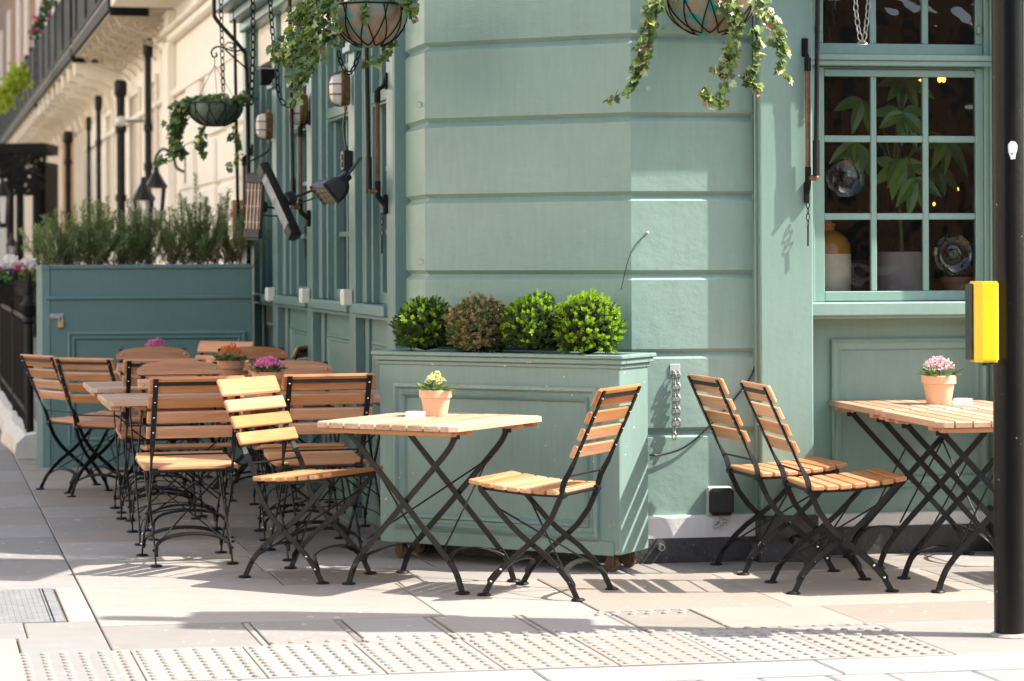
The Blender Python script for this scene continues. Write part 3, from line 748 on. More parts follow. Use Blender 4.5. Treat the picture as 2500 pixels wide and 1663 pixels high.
# ================================================================== TABLES
def make_table(label, group):
    t = thing('folding_table', label, 'table', None, group); H = .705; hw = .38; hx = .352
    m = MB(); n = 9; w = 2 * hx / n
    for k in range(n):
        x = -hx + w * (k + .5); e = .03 if k in (0, n - 1) else 0
        poly = [(x - w / 2 + .004, -hw + (e if k == 0 else 0)), (x - w / 2 + .004 + (e if k == 0 else 0), -hw), (x + w / 2 - .004 - (e if k == n - 1 else 0), -hw), (x + w / 2 - .004, -hw + (e if k == n - 1 else 0)),
                (x + w / 2 - .004, hw - (e if k == n - 1 else 0)), (x + w / 2 - .004 - (e if k == n - 1 else 0), hw), (x - w / 2 + .004 + (e if k == 0 else 0), hw), (x - w / 2 + .004, hw - (e if k == 0 else 0))]
        cl = []
        for q in poly:
            if not cl or (abs(q[0] - cl[-1][0]) + abs(q[1] - cl[-1][1])) > 1e-5: cl.append(q)
        if (abs(cl[0][0] - cl[-1][0]) + abs(cl[0][1] - cl[-1][1])) < 1e-5: cl.pop()
        cx = sum(q[0] for q in cl) / len(cl); cy = 0
        a = len(cl); ins = [(q[0] + (.003 if q[0] < cx else -.003), q[1] + (.003 if q[1] < cy else -.003)) for q in cl]
        vs = [(*q, H - .024) for q in cl] + [(*q, H - .004) for q in cl] + [(*q, H) for q in ins]
        m.add(vs, [tuple(range(a))[::-1], tuple(range(2 * a, 3 * a))] + [(r * a + i, r * a + (i + 1) % a, (r + 1) * a + (i + 1) % a, (r + 1) * a + i) for r in (0, 1) for i in range(a)])
    m.build('tabletop', 'tablewood', t, smooth=False)
    for y in (-.34, -.215, .215, .34): m = MB(); m.bb((-hx + .03, y - .024, H - .046), (hx - .03, y + .024, H - .0245), 0, .003); m.build('batten', 'wood', t, smooth=False)
    for y in (-.215, .215):
        for s in (-1, 1):
            yy = y + s * .006
            pts = smooth_path([(-s * .285, yy, .008), (-s * .262, yy, .07), (-s * .215, yy, .14), (0, yy, .365), (s * .19, yy, .565), (s * .235, yy, .625), (s * .25, yy, .662)] if s > 0 else
                              [(-s * .285, yy, .008), (-s * .262, yy, .07), (-s * .215, yy, .14), (0, yy, .365), (s * .25, yy, .628), (s * .278, yy, .662)], 3)
            m = MB(); m.flat(pts, .0245, .0065, (0, 1, 0)); o = m.build('leg', 'metal', t)
            m = MB(); m.lathe([(0, 0), (.028, 0), (.032, .004), (.026, .010), (0, .013)], 14, (-s * .287, yy, 0)); m.build('foot_pad', 'metal', o)
            m = MB(); xx = s * .25 if s > 0 else s * .278
            m.box((xx, yy - .004, .664), (.045, .005, .05), None, 0, .002); m.build('bracket', 'metal', o)
            m = MB(); m.ball((xx, yy - .008, .662), .0085, 0, 8); m.build('bolt', 'chrome', o)
            m = MB()
            for z in (.07, .13): m.ball((-s * (.262 if z < .1 else .222), yy - .004, z), .0065, 0, 7)
            m.build('rivet', 'metal', o)
    for s in (-1, 1):
        m = MB(); pts = [(s * .272, -.215, .05)] + [(s * (.262 - .10 * sin(pi * i / 12)), -.215 * cos(pi * i / 12), .075 + .085 * sin(pi * i / 12) ** .7) for i in range(13)] + [(s * .272, .215, .05)]
        m.flat(pts, .019, .0045, (1, 0, 0), [90] * len(pts)); m.build('brace', 'metal', t)
    for (a, b) in (((-.16, -.215, .53), (-.20, .215, .15)), ((.16, .215, .53), (.19, -.215, .17)), ((-.19, -.215, .2), (.17, .215, .53))): m = MB(); m.tube([a, b], .004, 6); m.build('tie_rod', 'metal', t)
    return t
GT = 'folding slatted tables on the terrace'
def tmat(x, y, ax, s=1.0): a = Vector((ax[0], ax[1], 0)).normalized(); return Matrix(((a.x, -a.y, 0, x), (a.y, a.x, 0, y), (0, 0, s, 0), (0, 0, 0, 1)))
tb = make_table('sunlit slatted table with a pale flower pot in front of the green planter', GT)
tb.matrix_world = tmat(-.350, 10.350, (.868, -.497))
RX2 = (.985, .17)
copy_thing(tb, tmat(2.005, 10.255, RX2, 1.018), 'slatted table by the black pole, nearer half of the joined right pair')
copy_thing(tb, tmat(1.875, 11.012, RX2, 1.022), 'slatted table under the window carrying the pale pink flower pot')
RL = (-.24, .971)      # the frames of this row stand end-on to the viewer
copy_thing(tb, tmat(-1.668, 12.08, RL), 'slatted table behind the nearest shaded chair, left end of the first row')
copy_thing(tb, tmat(-.915, 12.20, RL), 'slatted table carrying the pot of bright pink flowers')
copy_thing(tb, tmat(-1.95, 13.26, RL), 'slatted table in the second row whose corner shows above the first row')
copy_thing(tb, tmat(-1.19, 13.42, RL), 'slatted table carrying the pot of orange flowers')
copy_thing(tb, tmat(-2.08, 15.02, RL), 'farthest slatted table, carrying the small far pot of pink flowers')

# ================================================================== FLOWER POTS, ASHTRAYS
def pot_profile(R, H):
    r0 = R * .68
    return [(0, 0), (r0, 0), (r0 + .002, .004), (R * .90, H * .70), (R * .985, H * .71), (R, H * .72), (R * 1.02, H * .985), (R * 1.0, H), (R * .93, H), (R * .88, H * .86), (0, H * .86)]
def flower_pot(x, y, z, R, H, label, potm, flower, n_heads, hr, spread, height, leafs=40, seed=1, ball=True):
    rr = random.Random(seed); t = thing('flower_pot', label, 'flower pot', T3(x, y, z), 'flower pots on the tables')
    m = MB(); m.lathe(pot_profile(R, H), 28); m.build('pot', potm, t)
    m = MB(); m.lathe([(0, H * .87), (R * .87, H * .865)], 16); m.build('soil', 'soil', t)
    m = MB(); ml = MB(); mf = MB()
    for i in range(leafs):
        a = rr.uniform(0, 2 * pi); r = R * rr.uniform(.25, 1.0); p = Vector((r * cos(a), r * sin(a), H * rr.uniform(.95, 1.08)))
        d = Vector((cos(a) * rr.uniform(.5, 1.2), sin(a) * rr.uniform(.5, 1.2), rr.uniform(.0, .8)))
        ml.fold(p, d, Vector((0, 0, 1)), rr.uniform(.03, .055), rr.uniform(.026, .036), 0, .15)
    for i in range(n_heads):
        a = i * 2.399; q = sqrt((i + .5) / n_heads); r = spread * q
        c = Vector((r * cos(a), r * sin(a), H + height * (1 - .55 * q * q) * rr.uniform(.85, 1.08)))
        m.tube([(c.x * .35, c.y * .35, H * .9), c * 1.0], .0016, 4)
        for k in range(22):
            th, ph = rr.uniform(0, 2 * pi), math.acos(rr.uniform(-.35, 1)); d = Vector((sin(ph) * cos(th), sin(ph) * sin(th), cos(ph)))
            pz = c + d * hr * rr.uniform(.55, 1.0); s = hr * rr.uniform(.55, .75)
            mf.fold(pz - d * .002, (d.orthogonal() * rr.uniform(-1, 1) + d.cross(d.orthogonal()) * rr.uniform(-1, 1) + d * .25), d, s, s * .9, 0, .3)
    m.build('stem', 'greenstem', t); ml.build('leaf', 'potleaf', t); mf.build('flower', flower, t); return t
flower_pot(-.335, 10.52, .705, .071, .113, 'pale terracotta pot with ivory flowers on the sunlit front table', 'palepot', 'ivory', 11, .014, .040, .075, 34, 3)
flower_pot(1.935, 10.97, .721, .078, .130, 'pale terracotta pot with pale pink flowers on the table under the window', 'palepot', 'palepink', 17, .020, .058, .075, 40, 5)
flower_pot(-1.195, 11.80, .705, .077, .135, 'terracotta pot with a dense dome of bright pink flowers', 'terracotta', 'pink', 26, .019, .066, .058, 46, 6)
flower_pot(-1.50, 12.86, .705, .074, .145, 'terracotta pot with loose orange flowers above dark leaves', 'terracotta', 'orange', 9, .017, .050, .085, 60, 7)
flower_pot(-2.19, 14.86, .705, .070, .115, 'small far terracotta pot of pink flowers in front of the dark teal planter', 'terracotta', 'pink', 20, .019, .058, .07, 40, 8)
def ashtray(x, y, z, label):
    m = MB(); m.lathe([(0, 0), (.040, 0), (.043, .004), (.045, .028), (.042, .032), (.038, .030), (.034, .012), (0, .010)], 20)
    o = m.build('ashtray', 'ash'); o.matrix_world = T3(x, y, z); tag(o, label, 'ashtray', 'glass ashtrays')
ashtray(-.415, 10.32, .7055, 'clear glass ashtray beside the pot of ivory flowers')
ashtray(2.02, 10.84, .7215, 'clear glass ashtray beside the pot of pale pink flowers')

# ================================================================== GREEN PLANTER WITH BOX BALLS
pa, pb = Vector((-.618, 11.224)), Vector((.470, 10.615)); dv = (pb - pa).normalized()
FP = frame((pa.x, pa.y, 0), dv); PL = (pb - pa).length; PD = .285
pl = thing('box_planter', 'tall sage green wooden planter on castors with chipped panelled front', 'planter', FP)
m = MB(); m.bb((0, 0, .082), (PL, PD, .935), 0, .004); panel_mould(m, .085, PL - .105, .155, .815, 0, -1, ((0, 0), (.0, .020), (.014, .026), (.026, .012), (.040, .010), (.048, .024), (.058, .016), (.066, 0)))
m.bb((.012, -.008, .078), (PL - .03, 0.0, .14), 0, .003)
m.build('body', 'planterp', pl)
m = MB(); z0, z1 = .905, .965
for (o_, za, zb) in ((.008, .900, .920), (.020, .920, .944), (.030, .944, .962)):
    m.bb((-o_, -o_, za), (PL + o_, .03, zb), 0, .004); m.bb((-o_, PD - .03, za), (PL + o_, PD + o_, zb), 0, .004)
    m.bb((-o_, .0301, za), (.03, PD - .0301, zb), 0, .004); m.bb((PL - .03, .0301, za), (PL + o_, PD - .0301, zb), 0, .004)
m.build('rim', 'planterp', pl)
m = MB(); rw_ = random.Random(5)
for k in range(46):       # paint worn off the top edge of the panel moulding and the bottom corners
    x = rw_.uniform(.10, PL - .14) if k < 34 else rw_.choice((rw_.uniform(.0, .03), rw_.uniform(PL - .05, PL - .004))); L = rw_.uniform(.006, .045) if k < 34 else rw_.uniform(.004, .014)
    z = .806 + rw_.uniform(-.003, .009) if k < 34 else .085 + rw_.random() ** 2 * .22; h = rw_.uniform(.0015, .005) if k < 34 else rw_.uniform(.008, .03); y = -.0268 if k < 34 else -.0015
    if k >= 34 and x < .04: y = -.0015
    n = 7; vs = [(x + L / 2 * cos(2 * pi * j / n) * rw_.uniform(.6, 1.1), y if k >= 34 else y - .0004 + .0, z + h / 2 * sin(2 * pi * j / n) * rw_.uniform(.5, 1.1)) for j in range(n)]
    m.add(vs, [tuple(range(n))])
m.build('worn_paint', 'wornwood', pl, smooth=False)
m = MB(); m.bb((.031, .031, .936), (PL - .031, PD - .031, .9405)); m.build('soil', 'soil', pl)
for (x, y) in ((.08, .06), (PL - .07, .06), (.08, PD - .06), (PL - .07, PD - .06)):
    m = MB(); m.lathe([(0, -.013), (.030, -.013), (.034, -.008), (.034, .008), (.030, .013), (0, .013)], 16, (x, y, .034), Matrix.Rotation(pi / 2, 3, 'X'))
    m.bb((x - .018, y - .022, .03), (x + .018, y - .016, .078)); m.bb((x - .018, y + .016, .03), (x + .018, y + .022, .078)); m.bb((x - .035, y - .03, .076), (x + .035, y + .03, .082))
    m.build('castor', 'stem', pl)
def box_ball(c, R, label, dead=False, seed=1, bright=.5):
    rr = random.Random(seed); t = thing('box_ball', label, 'shrub', T3(*c) @ Matrix.Rotation(seed * .37, 4, 'Z') @ Matrix.Diagonal((rr.uniform(.97, 1.08), rr.uniform(.95, 1.02), rr.uniform(.92, .99), 1)), 'clipped box balls')
    m = MB(); m.ball((0, 0, 0), R * .80, 0, 14); m.build('core', 'boxcore', t)
    old, new = MB(), MB(); N = 430
    for i in range(N):
        z = 1 - 2 * (i + .5) / N; a = i * 2.39996; q = sqrt(max(0, 1 - z * z)); n = Vector((q * cos(a), q * sin(a), z))
        if z < -.72: continue
        n = (n + Vector((rr.gauss(0, .07), rr.gauss(0, .07), rr.gauss(0, .07)))).normalized()
        up = Vector((n.x * .8, n.y * .8, n.z * .75 + .42)).normalized()
        lump = 1 + .085 * sin(4 * n.x + seed) * cos(4 * n.z + 2 * seed) + .03 * sin(9 * n.z + seed) + rr.gauss(0, .018)
        L = rr.uniform(.014, .032) * (1.5 if rr.random() < .06 else 1); p0 = n * R * lump * rr.uniform(.84, .92)
        young = rr.random() < (bright + .35 * n.z + .12 * n.x)
        for k in range(9):
            b = 2.4 * k; f = k / 8; ax = up.orthogonal().normalized(); ay = up.cross(ax)
            d = (ax * cos(b) + ay * sin(b)) * (1.15 - .75 * f) + up * (.35 + .8 * f)
            tgt = new if (young and k > 2 and not dead) else old
            tgt.fold(p0 + up * L * f, d, up, rr.uniform(.016, .023), rr.uniform(.0115, .015), 0, .3)
        for k in range(4):
            v = Vector((rr.gauss(0, 1), rr.gauss(0, 1), rr.gauss(0, 1))).normalized()
            old.fold(n * R * rr.uniform(.72, .88), v + n * .5, n, rr.uniform(.014, .02), .011, 0, .3)
    if dead:
        old.build('dry_foliage', 'boxdead', t); m = MB()
        for i in range(1100):
            n = Vector((rr.gauss(0, 1), rr.gauss(0, 1), rr.gauss(0, 1))).normalized()
            m.fold(n * R * rr.uniform(.90, 1.06), n + Vector((rr.gauss(0, .9), rr.gauss(0, .9), .3)), n, .021, .014, 0, .3)
        m.build('foliage', 'boxold', t)
    else: old.build('foliage', 'boxold', t); new.build('new_growth', 'boxnew', t)
def FPp(x, y, z): return FP @ Vector((x, y, z))
for (xd, yd, R, lab, dead, br) in ((980, 757, .134, 'dark green clipped box ball with lime tips, leftmost in the green planter', False, .16),
                                   (1105, 755, .134, 'browned half-dead clipped box ball in the green planter', True, 0),
                                   (1231, 753, .139, 'bright green box ball between the browned one and the brightest one', False, .34),
                                   (1354, 755, .149, 'brightest yellow-green box ball at the right end of the planter', False, .70)):
    f = (xd - 862) / (1430 - 862); q = FP @ Vector((PL * f * 1.0 + .02, PD * .5, 0)); c = dp(xd, yd, q.y); box_ball(c, R, lab, dead, int(xd), br)

# ================================================================== DARK TEAL PLANTER, PADLOCK, ROSEMARY
FB = frame((-3.13, 16.12), (.993, .115)); BL = 1.385; BH = 1.352
bp = thing('screen_planter', 'long dark teal panelled planter screen closing off the end of the terrace', 'planter', FB)
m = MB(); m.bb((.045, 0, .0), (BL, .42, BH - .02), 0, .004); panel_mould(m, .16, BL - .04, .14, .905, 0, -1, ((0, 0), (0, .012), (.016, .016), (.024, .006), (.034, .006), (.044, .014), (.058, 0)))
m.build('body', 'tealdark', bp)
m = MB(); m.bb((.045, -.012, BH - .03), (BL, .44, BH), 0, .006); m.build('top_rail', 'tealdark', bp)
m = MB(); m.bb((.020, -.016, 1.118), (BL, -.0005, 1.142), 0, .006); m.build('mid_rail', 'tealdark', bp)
m = MB(); m.prism([(-.045, .03), (-.005, -.005), (.0445, -.005), (.0445, .30), (-.045, .30)], 0, BH - .03); m.prism([(-.052, .028), (-.008, -.016), (.0445, -.016), (.0445, .31), (-.052, .31)], BH - .03, BH - .002); m.build('corner_post', 'teal', bp)  # paler teal than the body: skylight from the left put into the colour
m = MB(); m.bb((.05, .02, BH - .019), (BL - .02, .40, BH - .006)); m.build('soil', 'soil', bp)
m = MB(); m.bb((.045, -.006, .994), (.135, -.0005, 1.028), 0, .002); m.build('hasp', 'steel', bp)
pd = thing('padlock', 'small brass padlock hanging from the hasp of the dark teal planter', 'padlock', FB @ T3(.118, -.016, .955))
m = MB(); m.box((0, 0, 0), (.038, .018, .046), None, 0, .003); m.build('body', 'brass', pd)
m = MB(); m.tube([(-.011, 0, .02), (-.011, 0, .045), (-.006, 0, .056), (.006, 0, .056), (.011, 0, .045), (.011, 0, .02)], .0032, 6); m.build('shackle', 'steel', pd)
def rosemary(x, y, hgt, label, seed, dens=1.0, spread=.16, brown=.2):
    rr = random.Random(seed); t = thing('rosemary_bush', label, 'shrub', FB @ T3(x, y, BH - .03), 'rosemary bushes in the dark teal planter')
    st, lf, dr = MB(), MB(), MB()
    for i in range(int(52 * dens)):
        a = rr.uniform(0, 2 * pi); lean = rr.uniform(0, 1) ** .8; h = hgt * rr.uniform(.45, 1.0) * (1 - .25 * lean)
        b = Vector((rr.gauss(0, spread * .35), rr.gauss(0, .05), 0)); e = b + Vector((cos(a) * spread * (.25 + lean * 1.3), sin(a) * .14 * lean, h * (1 - .12 * lean)))
        mid = b.lerp(e, .5) + Vector((cos(a) * .03, sin(a) * .02, .02)); P = smooth_path([b, mid, e], 4)
        st.tube(P, [.0026 - .0016 * k / (len(P) - 1) for k in range(len(P))], 4)
        n = int(h / .0024)
        for k in range(n):
            f = k / n
            if f < .16: continue
            p = P[min(int(f * (len(P) - 1)), len(P) - 2)].lerp(P[min(int(f * (len(P) - 1)) + 1, len(P) - 1)], f * (len(P) - 1) % 1)
            T = (P[-1] - P[0]).normalized(); q = rr.uniform(0, 2 * pi); o1 = T.orthogonal().normalized(); o2 = T.cross(o1)
            d = (o1 * cos(q) + o2 * sin(q)) * 1.0 + T * rr.uniform(.3, .9)
            (dr if (f < .42 and rr.random() < brown + .5 * (.42 - f)) else lf).fold(p, d, T, rr.uniform(.024, .042), .0058, 0, .2)
    st.build('stem', 'stem', t, smooth=False); lf.build('foliage', 'rosemary', t, smooth=False); dr.build('dry_foliage', 'rosebrown', t, smooth=False)
for i, (x, h, d, br, lab) in enumerate(((.10, .45, 1.3, .05, 'leftmost green rosemary bush spilling over the planter end'), (.34, .53, 1.6, .05, 'dense tall rosemary bush left of the middle of the planter'),
        (.62, .49, 1.4, .2, 'rosemary bush in the middle of the dark teal planter'), (.88, .48, 1.0, .45, 'browner rosemary bush just left of the tall one'),
        (1.06, .66, 1.3, .2, 'tallest rosemary bush, rising in front of the hanging basket wall'), (1.27, .46, .9, .5, 'thin brownish rosemary bush at the right end, by the pub'))):
    rosemary(x, .2, h, lab, 40 + i, d, .17, br)

# ================================================================== HANGING BASKETS
def basket(c, R, hgt, label, liner, rimz=0, chain_to=None, seed=1):
    t = thing('hanging_basket', label, 'hanging basket', T3(*c), 'hanging baskets'); rr = random.Random(seed)
    prof = [(0, -hgt)] + [(R * sin(a), -hgt * cos(a) ** .9) for a in [pi / 2 * k / 9 for k in range(1, 9)]] + [(R, 0), (R * .97, .012), (R * .93, .0), (R * .80, -.03), (0, -.035)]
    m = MB(); m.lathe(prof, 36); m.build('liner', liner, t)
    m = MB(); ring = lambda r, z, n=40: [(r * cos(2 * pi * k / n), r * sin(2 * pi * k / n), z) for k in range(n + 1)]
    m.tube(ring(R * 1.012, .004), .0045, 6, 0, False)
    for k in range(11):       # interlaced hoops
        a0 = 2 * pi * k / 11; pts = []
        for j in range(19):
            q = j / 18; ph = a0 + q * 1.25; th = pi / 2 * (1 - .78 * sin(pi * q) ** .85)
            pts.append((R * 1.015 * sin(th) * cos(ph), R * 1.015 * sin(th) * sin(ph), -hgt * 1.015 * max(0, cos(th)) ** .9))
        m.tube(pts, .0030, 5)
    m.build('wire_frame', 'castiron', t)
    if chain_to:
        m = MB()
        for k in range(3): a = 2 * pi * k / 3 + .5; chain(m, [(R * cos(a), R * sin(a), .0), Vector(chain_to)], .028, .0026)
        m.build('chain', 'castiron', t)
    return t
def ivy(name, label, c, strands, mats, seed, dry=.0, pale=0.0, crown=60, R=.17, size=.036):
    rr = random.Random(seed); t = thing('ivy_plant', label, 'ivy', T3(*c), 'ivy plants trailing from the baskets'); c = Vector(c)
    st = MB(); lv = {k: MB() for k in ('ivy', 'ivypale', 'ivydry')}
    def leaf(p, out):
        r = rr.random(); k = 'ivydry' if r < dry else ('ivypale' if r < dry + pale else 'ivy')
        d = Vector((rr.gauss(0, .5), rr.gauss(0, .5), rr.uniform(-1.1, .1))) + out * .5
        n = out + Vector((rr.gauss(0, .45), rr.gauss(0, .45), .45 + rr.gauss(0, .3)))
        lv[k].ivyleaf(p, d, n, size * rr.uniform(.42, 1.28))
    for i in range(crown):
        a = rr.uniform(0, 2 * pi); r = R * rr.uniform(.3, 1.06); o = Vector((cos(a), sin(a), 0)); leaf(Vector((o.x * r, o.y * r, rr.uniform(-.005, .055))), o)
    for (pts, n, wid) in strands:
        P = smooth_path([Vector(p) - c for p in pts], 6); o = Vector((P[-1].x, P[-1].y - .15, 0)); o = o.normalized()
        wob = [p + Vector((rr.gauss(0, .006), rr.gauss(0, .006), 0)) for p in P]; st.tube(wob, .0016, 4)
        for k in range(n):
            f = rr.random() * (len(P) - 1.001); p = P[int(f)].lerp(P[int(f) + 1], f % 1); tp = 1 - .6 * f / len(P)
            leaf(p + Vector((rr.gauss(0, wid * tp), rr.gauss(0, wid * tp), rr.gauss(0, .012))), o)
    st.build('stem', 'stem', t)
    for k, mm in lv.items():
        if mm.v: mm.build({'ivy': 'leaf', 'ivypale': 'variegated_leaf', 'ivydry': 'dry_leaf'}[k], k, t, smooth=False)
# middle basket, on the corner
c1 = dp(852, 16, 10.87); basket(c1, .168, .185, 'grey-green hanging basket near the corner of the pub, above the caged lamps', 'liner', 0, (0, .02, .55), 2)
def st(y, n, w, *pts): return ([dp(a, b, y) for a, b in pts], n, w)
s = []
for k in range(9):
    x0 = 757 - 8 * k
    s.append(st(10.80 + .03 * k, 46, .018, (768 - 4 * k, 2), (x0 - 12, 30), (x0 - 30, 90 + 6 * k), (x0 - 42 - 3 * k, 150 - 5 * k)))
s += [st(10.74, 34, .014, (760, 60), (735, 120), (705, 165), (655, 178)), st(10.76, 30, .012, (740, 80), (715, 150), (690, 190), (678, 245)),
      st(10.72, 22, .012, (775, 10), (770, 50), (768, 85), (776, 98)), st(10.9, 16, .008, (905, 90), (890, 125), (868, 145), (838, 152)), st(10.72, 26, .02, (930, 5), (945, 12), (950, 30)),
      st(10.78, 9, .006, (700, 90), (670, 100), (645, 108), (640, 115)), st(10.7, 8, .006, (840, 8), (838, 30), (842, 42))]
ivy('ivy', 'thick green ivy trailing left from the basket on the pub corner', c1 + Vector((0, 0, .01)), [(p, int(n * 2.6), w * 1.15) for p, n, w in s], None, 11, .05, .10, 150, .17, .036)
# right basket
c3 = dp(1634, -20, 10.74); basket(c3, .208, .198, 'rusty hanging basket with turquoise patches in front of the grooved wall', 'liner', 0, (0, .05, .5), 3)
s = [st(10.62, 60, .020, (1520, -10), (1500, 40), (1490, 110), (1470, 165)), st(10.60, 44, .016, (1510, 0), (1495, 60), (1475, 130), (1462, 190)), st(10.6, 16, .007, (1475, 150), (1462, 195), (1430, 215), (1400, 228)),
     st(10.55, 52, .018, (1660, -5), (1690, 50), (1680, 120), (1665, 185)), st(10.55, 34, .014, (1680, 0), (1700, 60), (1680, 150), (1655, 232)), st(10.55, 14, .008, (1690, 90), (1665, 150), (1630, 160)), st(10.5, 20, .008, (1675, 170), (1660, 240), (1635, 225), (1622, 208)),
     st(10.5, 46, .018, (1740, -5), (1765, 30), (1790, 80), (1800, 120)), st(10.48, 20, .008, (1780, 70), (1800, 130), (1790, 160), (1818, 180)), st(10.6, 26, .010, (1740, 60), (1745, 110), (1735, 160), (1710, 180)), st(10.6, 12, .007, (1725, 165), (1735, 190), (1740, 215))]
ivy('ivy', 'pale variegated ivy hanging in three tails from the rusty basket', c3 + Vector((0, 0, .01)), [(p, int(n * 2.4), w * 1.3) for p, n, w in s], None, 12, .05, .36, 240, .2, .037)
# far basket, on its bracket
c2 = dp(495, 240, 16.5); basket(c2, .190, .155, 'dark green hanging basket on a scrolled iron bracket before the cream terrace', 'linergreen', 0, None, 4)
s = []
for k in range(6): s.append(st(16.45, 42, .022, (455 - 6 * k, 232), (425 - 3 * k, 260), (412 - 2 * k, 300 + 5 * k), (405 + 4 * k, 330 + 6 * k)))
s += [st(16.4, 26, .012, (415, 330), (405, 350), (385, 365), (362, 372)), st(16.45, 20, .014, (470, 300), (465, 330), (470, 355)), st(16.5, 18, .014, (540, 300), (548, 340), (532, 395)), st(16.4, 30, .03, (540, 240), (550, 225), (560, 222))]
ivy('ivy', 'small ivy trailing left from the dark green far basket', c2 + Vector((0, 0, .01)), [(p, int(n * 2.3), w * 1.5) for p, n, w in s], None, 13, .04, .06, 110, .18, .044)
hb = thing('bracket_pipe', 'bent black iron pipe with scrolled bracket holding the far hanging basket', 'bracket')
m = MB(); m.tube(smooth_path([dp(493, -40, 16.6), dp(493, 25, 16.6), dp(500, 48, 16.6), dp(556, 112, 16.62), dp(566, 140, 16.64), dp(571, 300, 16.65), dp(572, 620, 16.65)], 4), .014, 8); m.build('pipe', 'metal', hb)
m = MB()
m.tube(smooth_path([dp(566, 112, 16.6), dp(540, 118, 16.55), dp(515, 110, 16.5), dp(498, 108, 16.5), (dp(487, 118, 16.5)), dp(490, 131, 16.5), dp(499, 129, 16.5), dp(497, 121, 16.5)], 4), .006, 6)
m.tube(smooth_path([dp(512, 112, 16.5), dp(525, 98, 16.5), dp(538, 102, 16.5), dp(535, 112, 16.5), dp(528, 108, 16.5)], 3), .005, 6)
m.tube([dp(518, 114, 16.5), dp(569, 160, 16.62)], .006, 6)
for a in ((455, 228), (540, 228), (500, 232)): m.tube([dp(494, 150, 16.5), dp(a[0], a[1], 16.5 + (.1 if a[0] == 500 else 0))], .0022, 4)
m.tube([dp(494, 130, 16.5), dp(494, 152, 16.5)], .003, 5)
m.build('scroll', 'castiron', hb)
ck = MB(); chain(ck, [dp(508, -20, 16.0), dp(511, 100, 16.0), dp(514, 210, 16.0)], .055, .0042); o = ck.build('chain', 'castiron'); tag(o, 'thin dark chain hanging straight down into the far hanging basket', 'chain')
def one_chain(label, pts, link=.05, r=.004, mat='castiron', name='chain'):
    k = MB(); chain(k, pts, link, r); o = k.build(name, mat); tag(o, label, 'chain'); return o
one_chain('slack dark chain in front of the far pub windows, looped below the small box', smooth_path([dp(620, -20, 13.6), dp(628, 80, 13.6), dp(638, 165, 13.6), dp(640, 205, 13.6), dp(652, 238, 13.6), dp(672, 245, 13.6)], 4), .05, .004)
one_chain('dark chain hanging beside the far pub pier, leftmost of the chains', [dp(582, -10, 15.2), dp(583, 100, 15.2), dp(578, 240, 15.2)], .06, .005)
one_chain('short V of chain above the nearest caged lamp, under the corner basket', smooth_path([dp(779, 118, 12.4), dp(785, 145, 12.4), dp(800, 168, 12.4), dp(815, 155, 12.4), dp(827, 120, 12.4)], 3), .042, .0045)
one_chain('bright steel chain hanging in a narrow V in front of the upper window', smooth_path([dp(1968, -25, 11.0), dp(1972, 40, 11.0), dp(1984, 100, 11.0), dp(1994, 60, 11.0), dp(2002, -25, 11.0)], 4), .042, .0034, 'steel')

# ================================================================== CAGED LAMPS, HEATERS, BOXES ON THE SIDE PIERS
def caged_lamp(c, label):
    """on the street face of a pier; local y points out from the wall"""
    t = thing('caged_lamp', label, 'wall lamp', FL @ T3(*c) @ Matrix.Scale(.86, 4), 'caged bulkhead lamps on the pub piers')
    def oval(w, h, n=28): return [(w * (abs(cos(a)) ** .6) * (1 if cos(a) > 0 else -1), h * (abs(sin(a)) ** .75) * (1 if sin(a) > 0 else -1)) for a in [2 * pi * k / n for k in range(n)]]
    def shell(m, rings):
        n = 28; vs = []
        for (w, h, y) in rings: vs += [(x, y, z) for x, z in oval(w, h)]
        m.add(vs, [(i * n + k, i * n + (k + 1) % n, (i + 1) * n + (k + 1) % n, (i + 1) * n + k)[::-1] for i in range(len(rings) - 1) for k in range(n)] + [tuple(range((len(rings) - 1) * n, len(rings) * n))[::-1]])
    m = MB(); shell(m, [(.055, .098, 0), (.060, .103, .01), (.060, .103, .038), (.066, .108, .042), (.066, .108, .054), (.054, .096, .058)]); m.build('back_plate', 'bronze', t)
    m = MB(); shell(m, [(.052, .094, .056), (.050, .092, .085), (.042, .080, .110), (.022, .05, .122)]); m.build('lens', 'opal', t)
    m = MB()
    for z in (-.032, .032): m.tube(smooth_path([(-.062, .05, z), (-.056, .092, z), (-.03, .122, z), (.03, .122, z), (.056, .092, z), (.062, .05, z)], 3), .0042, 6)
    m.tube(smooth_path([(0, .05, -.105), (0, .092, -.098), (0, .126, -.055), (0, .130, 0), (0, .126, .055), (0, .092, .098), (0, .05, .105)], 3), .0042, 6)
    m.build('cage', 'bronze', t)
    m = MB(); m.tube([(0, .022, -.105), (0, .022, -.135)], .012, 8); m.tube([(0, .022, .104), (0, .022, .125)], .012, 8); m.build('gland', 'bronze', t)
def zat(yd, u): p = FL @ Vector((u, 0, 0)); return dp(700, yd, p.y).z
caged_lamp((1.14, .012, zat(207, 1.14)), 'nearest and largest caged bronze lamp on the pub side front')
caged_lamp((2.58, .012, zat(252, 2.58)), 'middle caged bronze lamp, half hidden behind a dark rod')
caged_lamp((4.02, .012, zat(290, 4.02)), 'farthest caged bronze lamp, above the two upright heaters')
def flbox(name, label, cat, c, d, mat, group, parts=None, bev=.006):
    t = thing(name, label, cat, FL @ T3(*c), group); m = MB(); m.bb((-d[0] / 2, 0, -d[2] / 2), (d[0] / 2, d[1], d[2] / 2), 0, bev); m.build('case', mat, t)
    return t
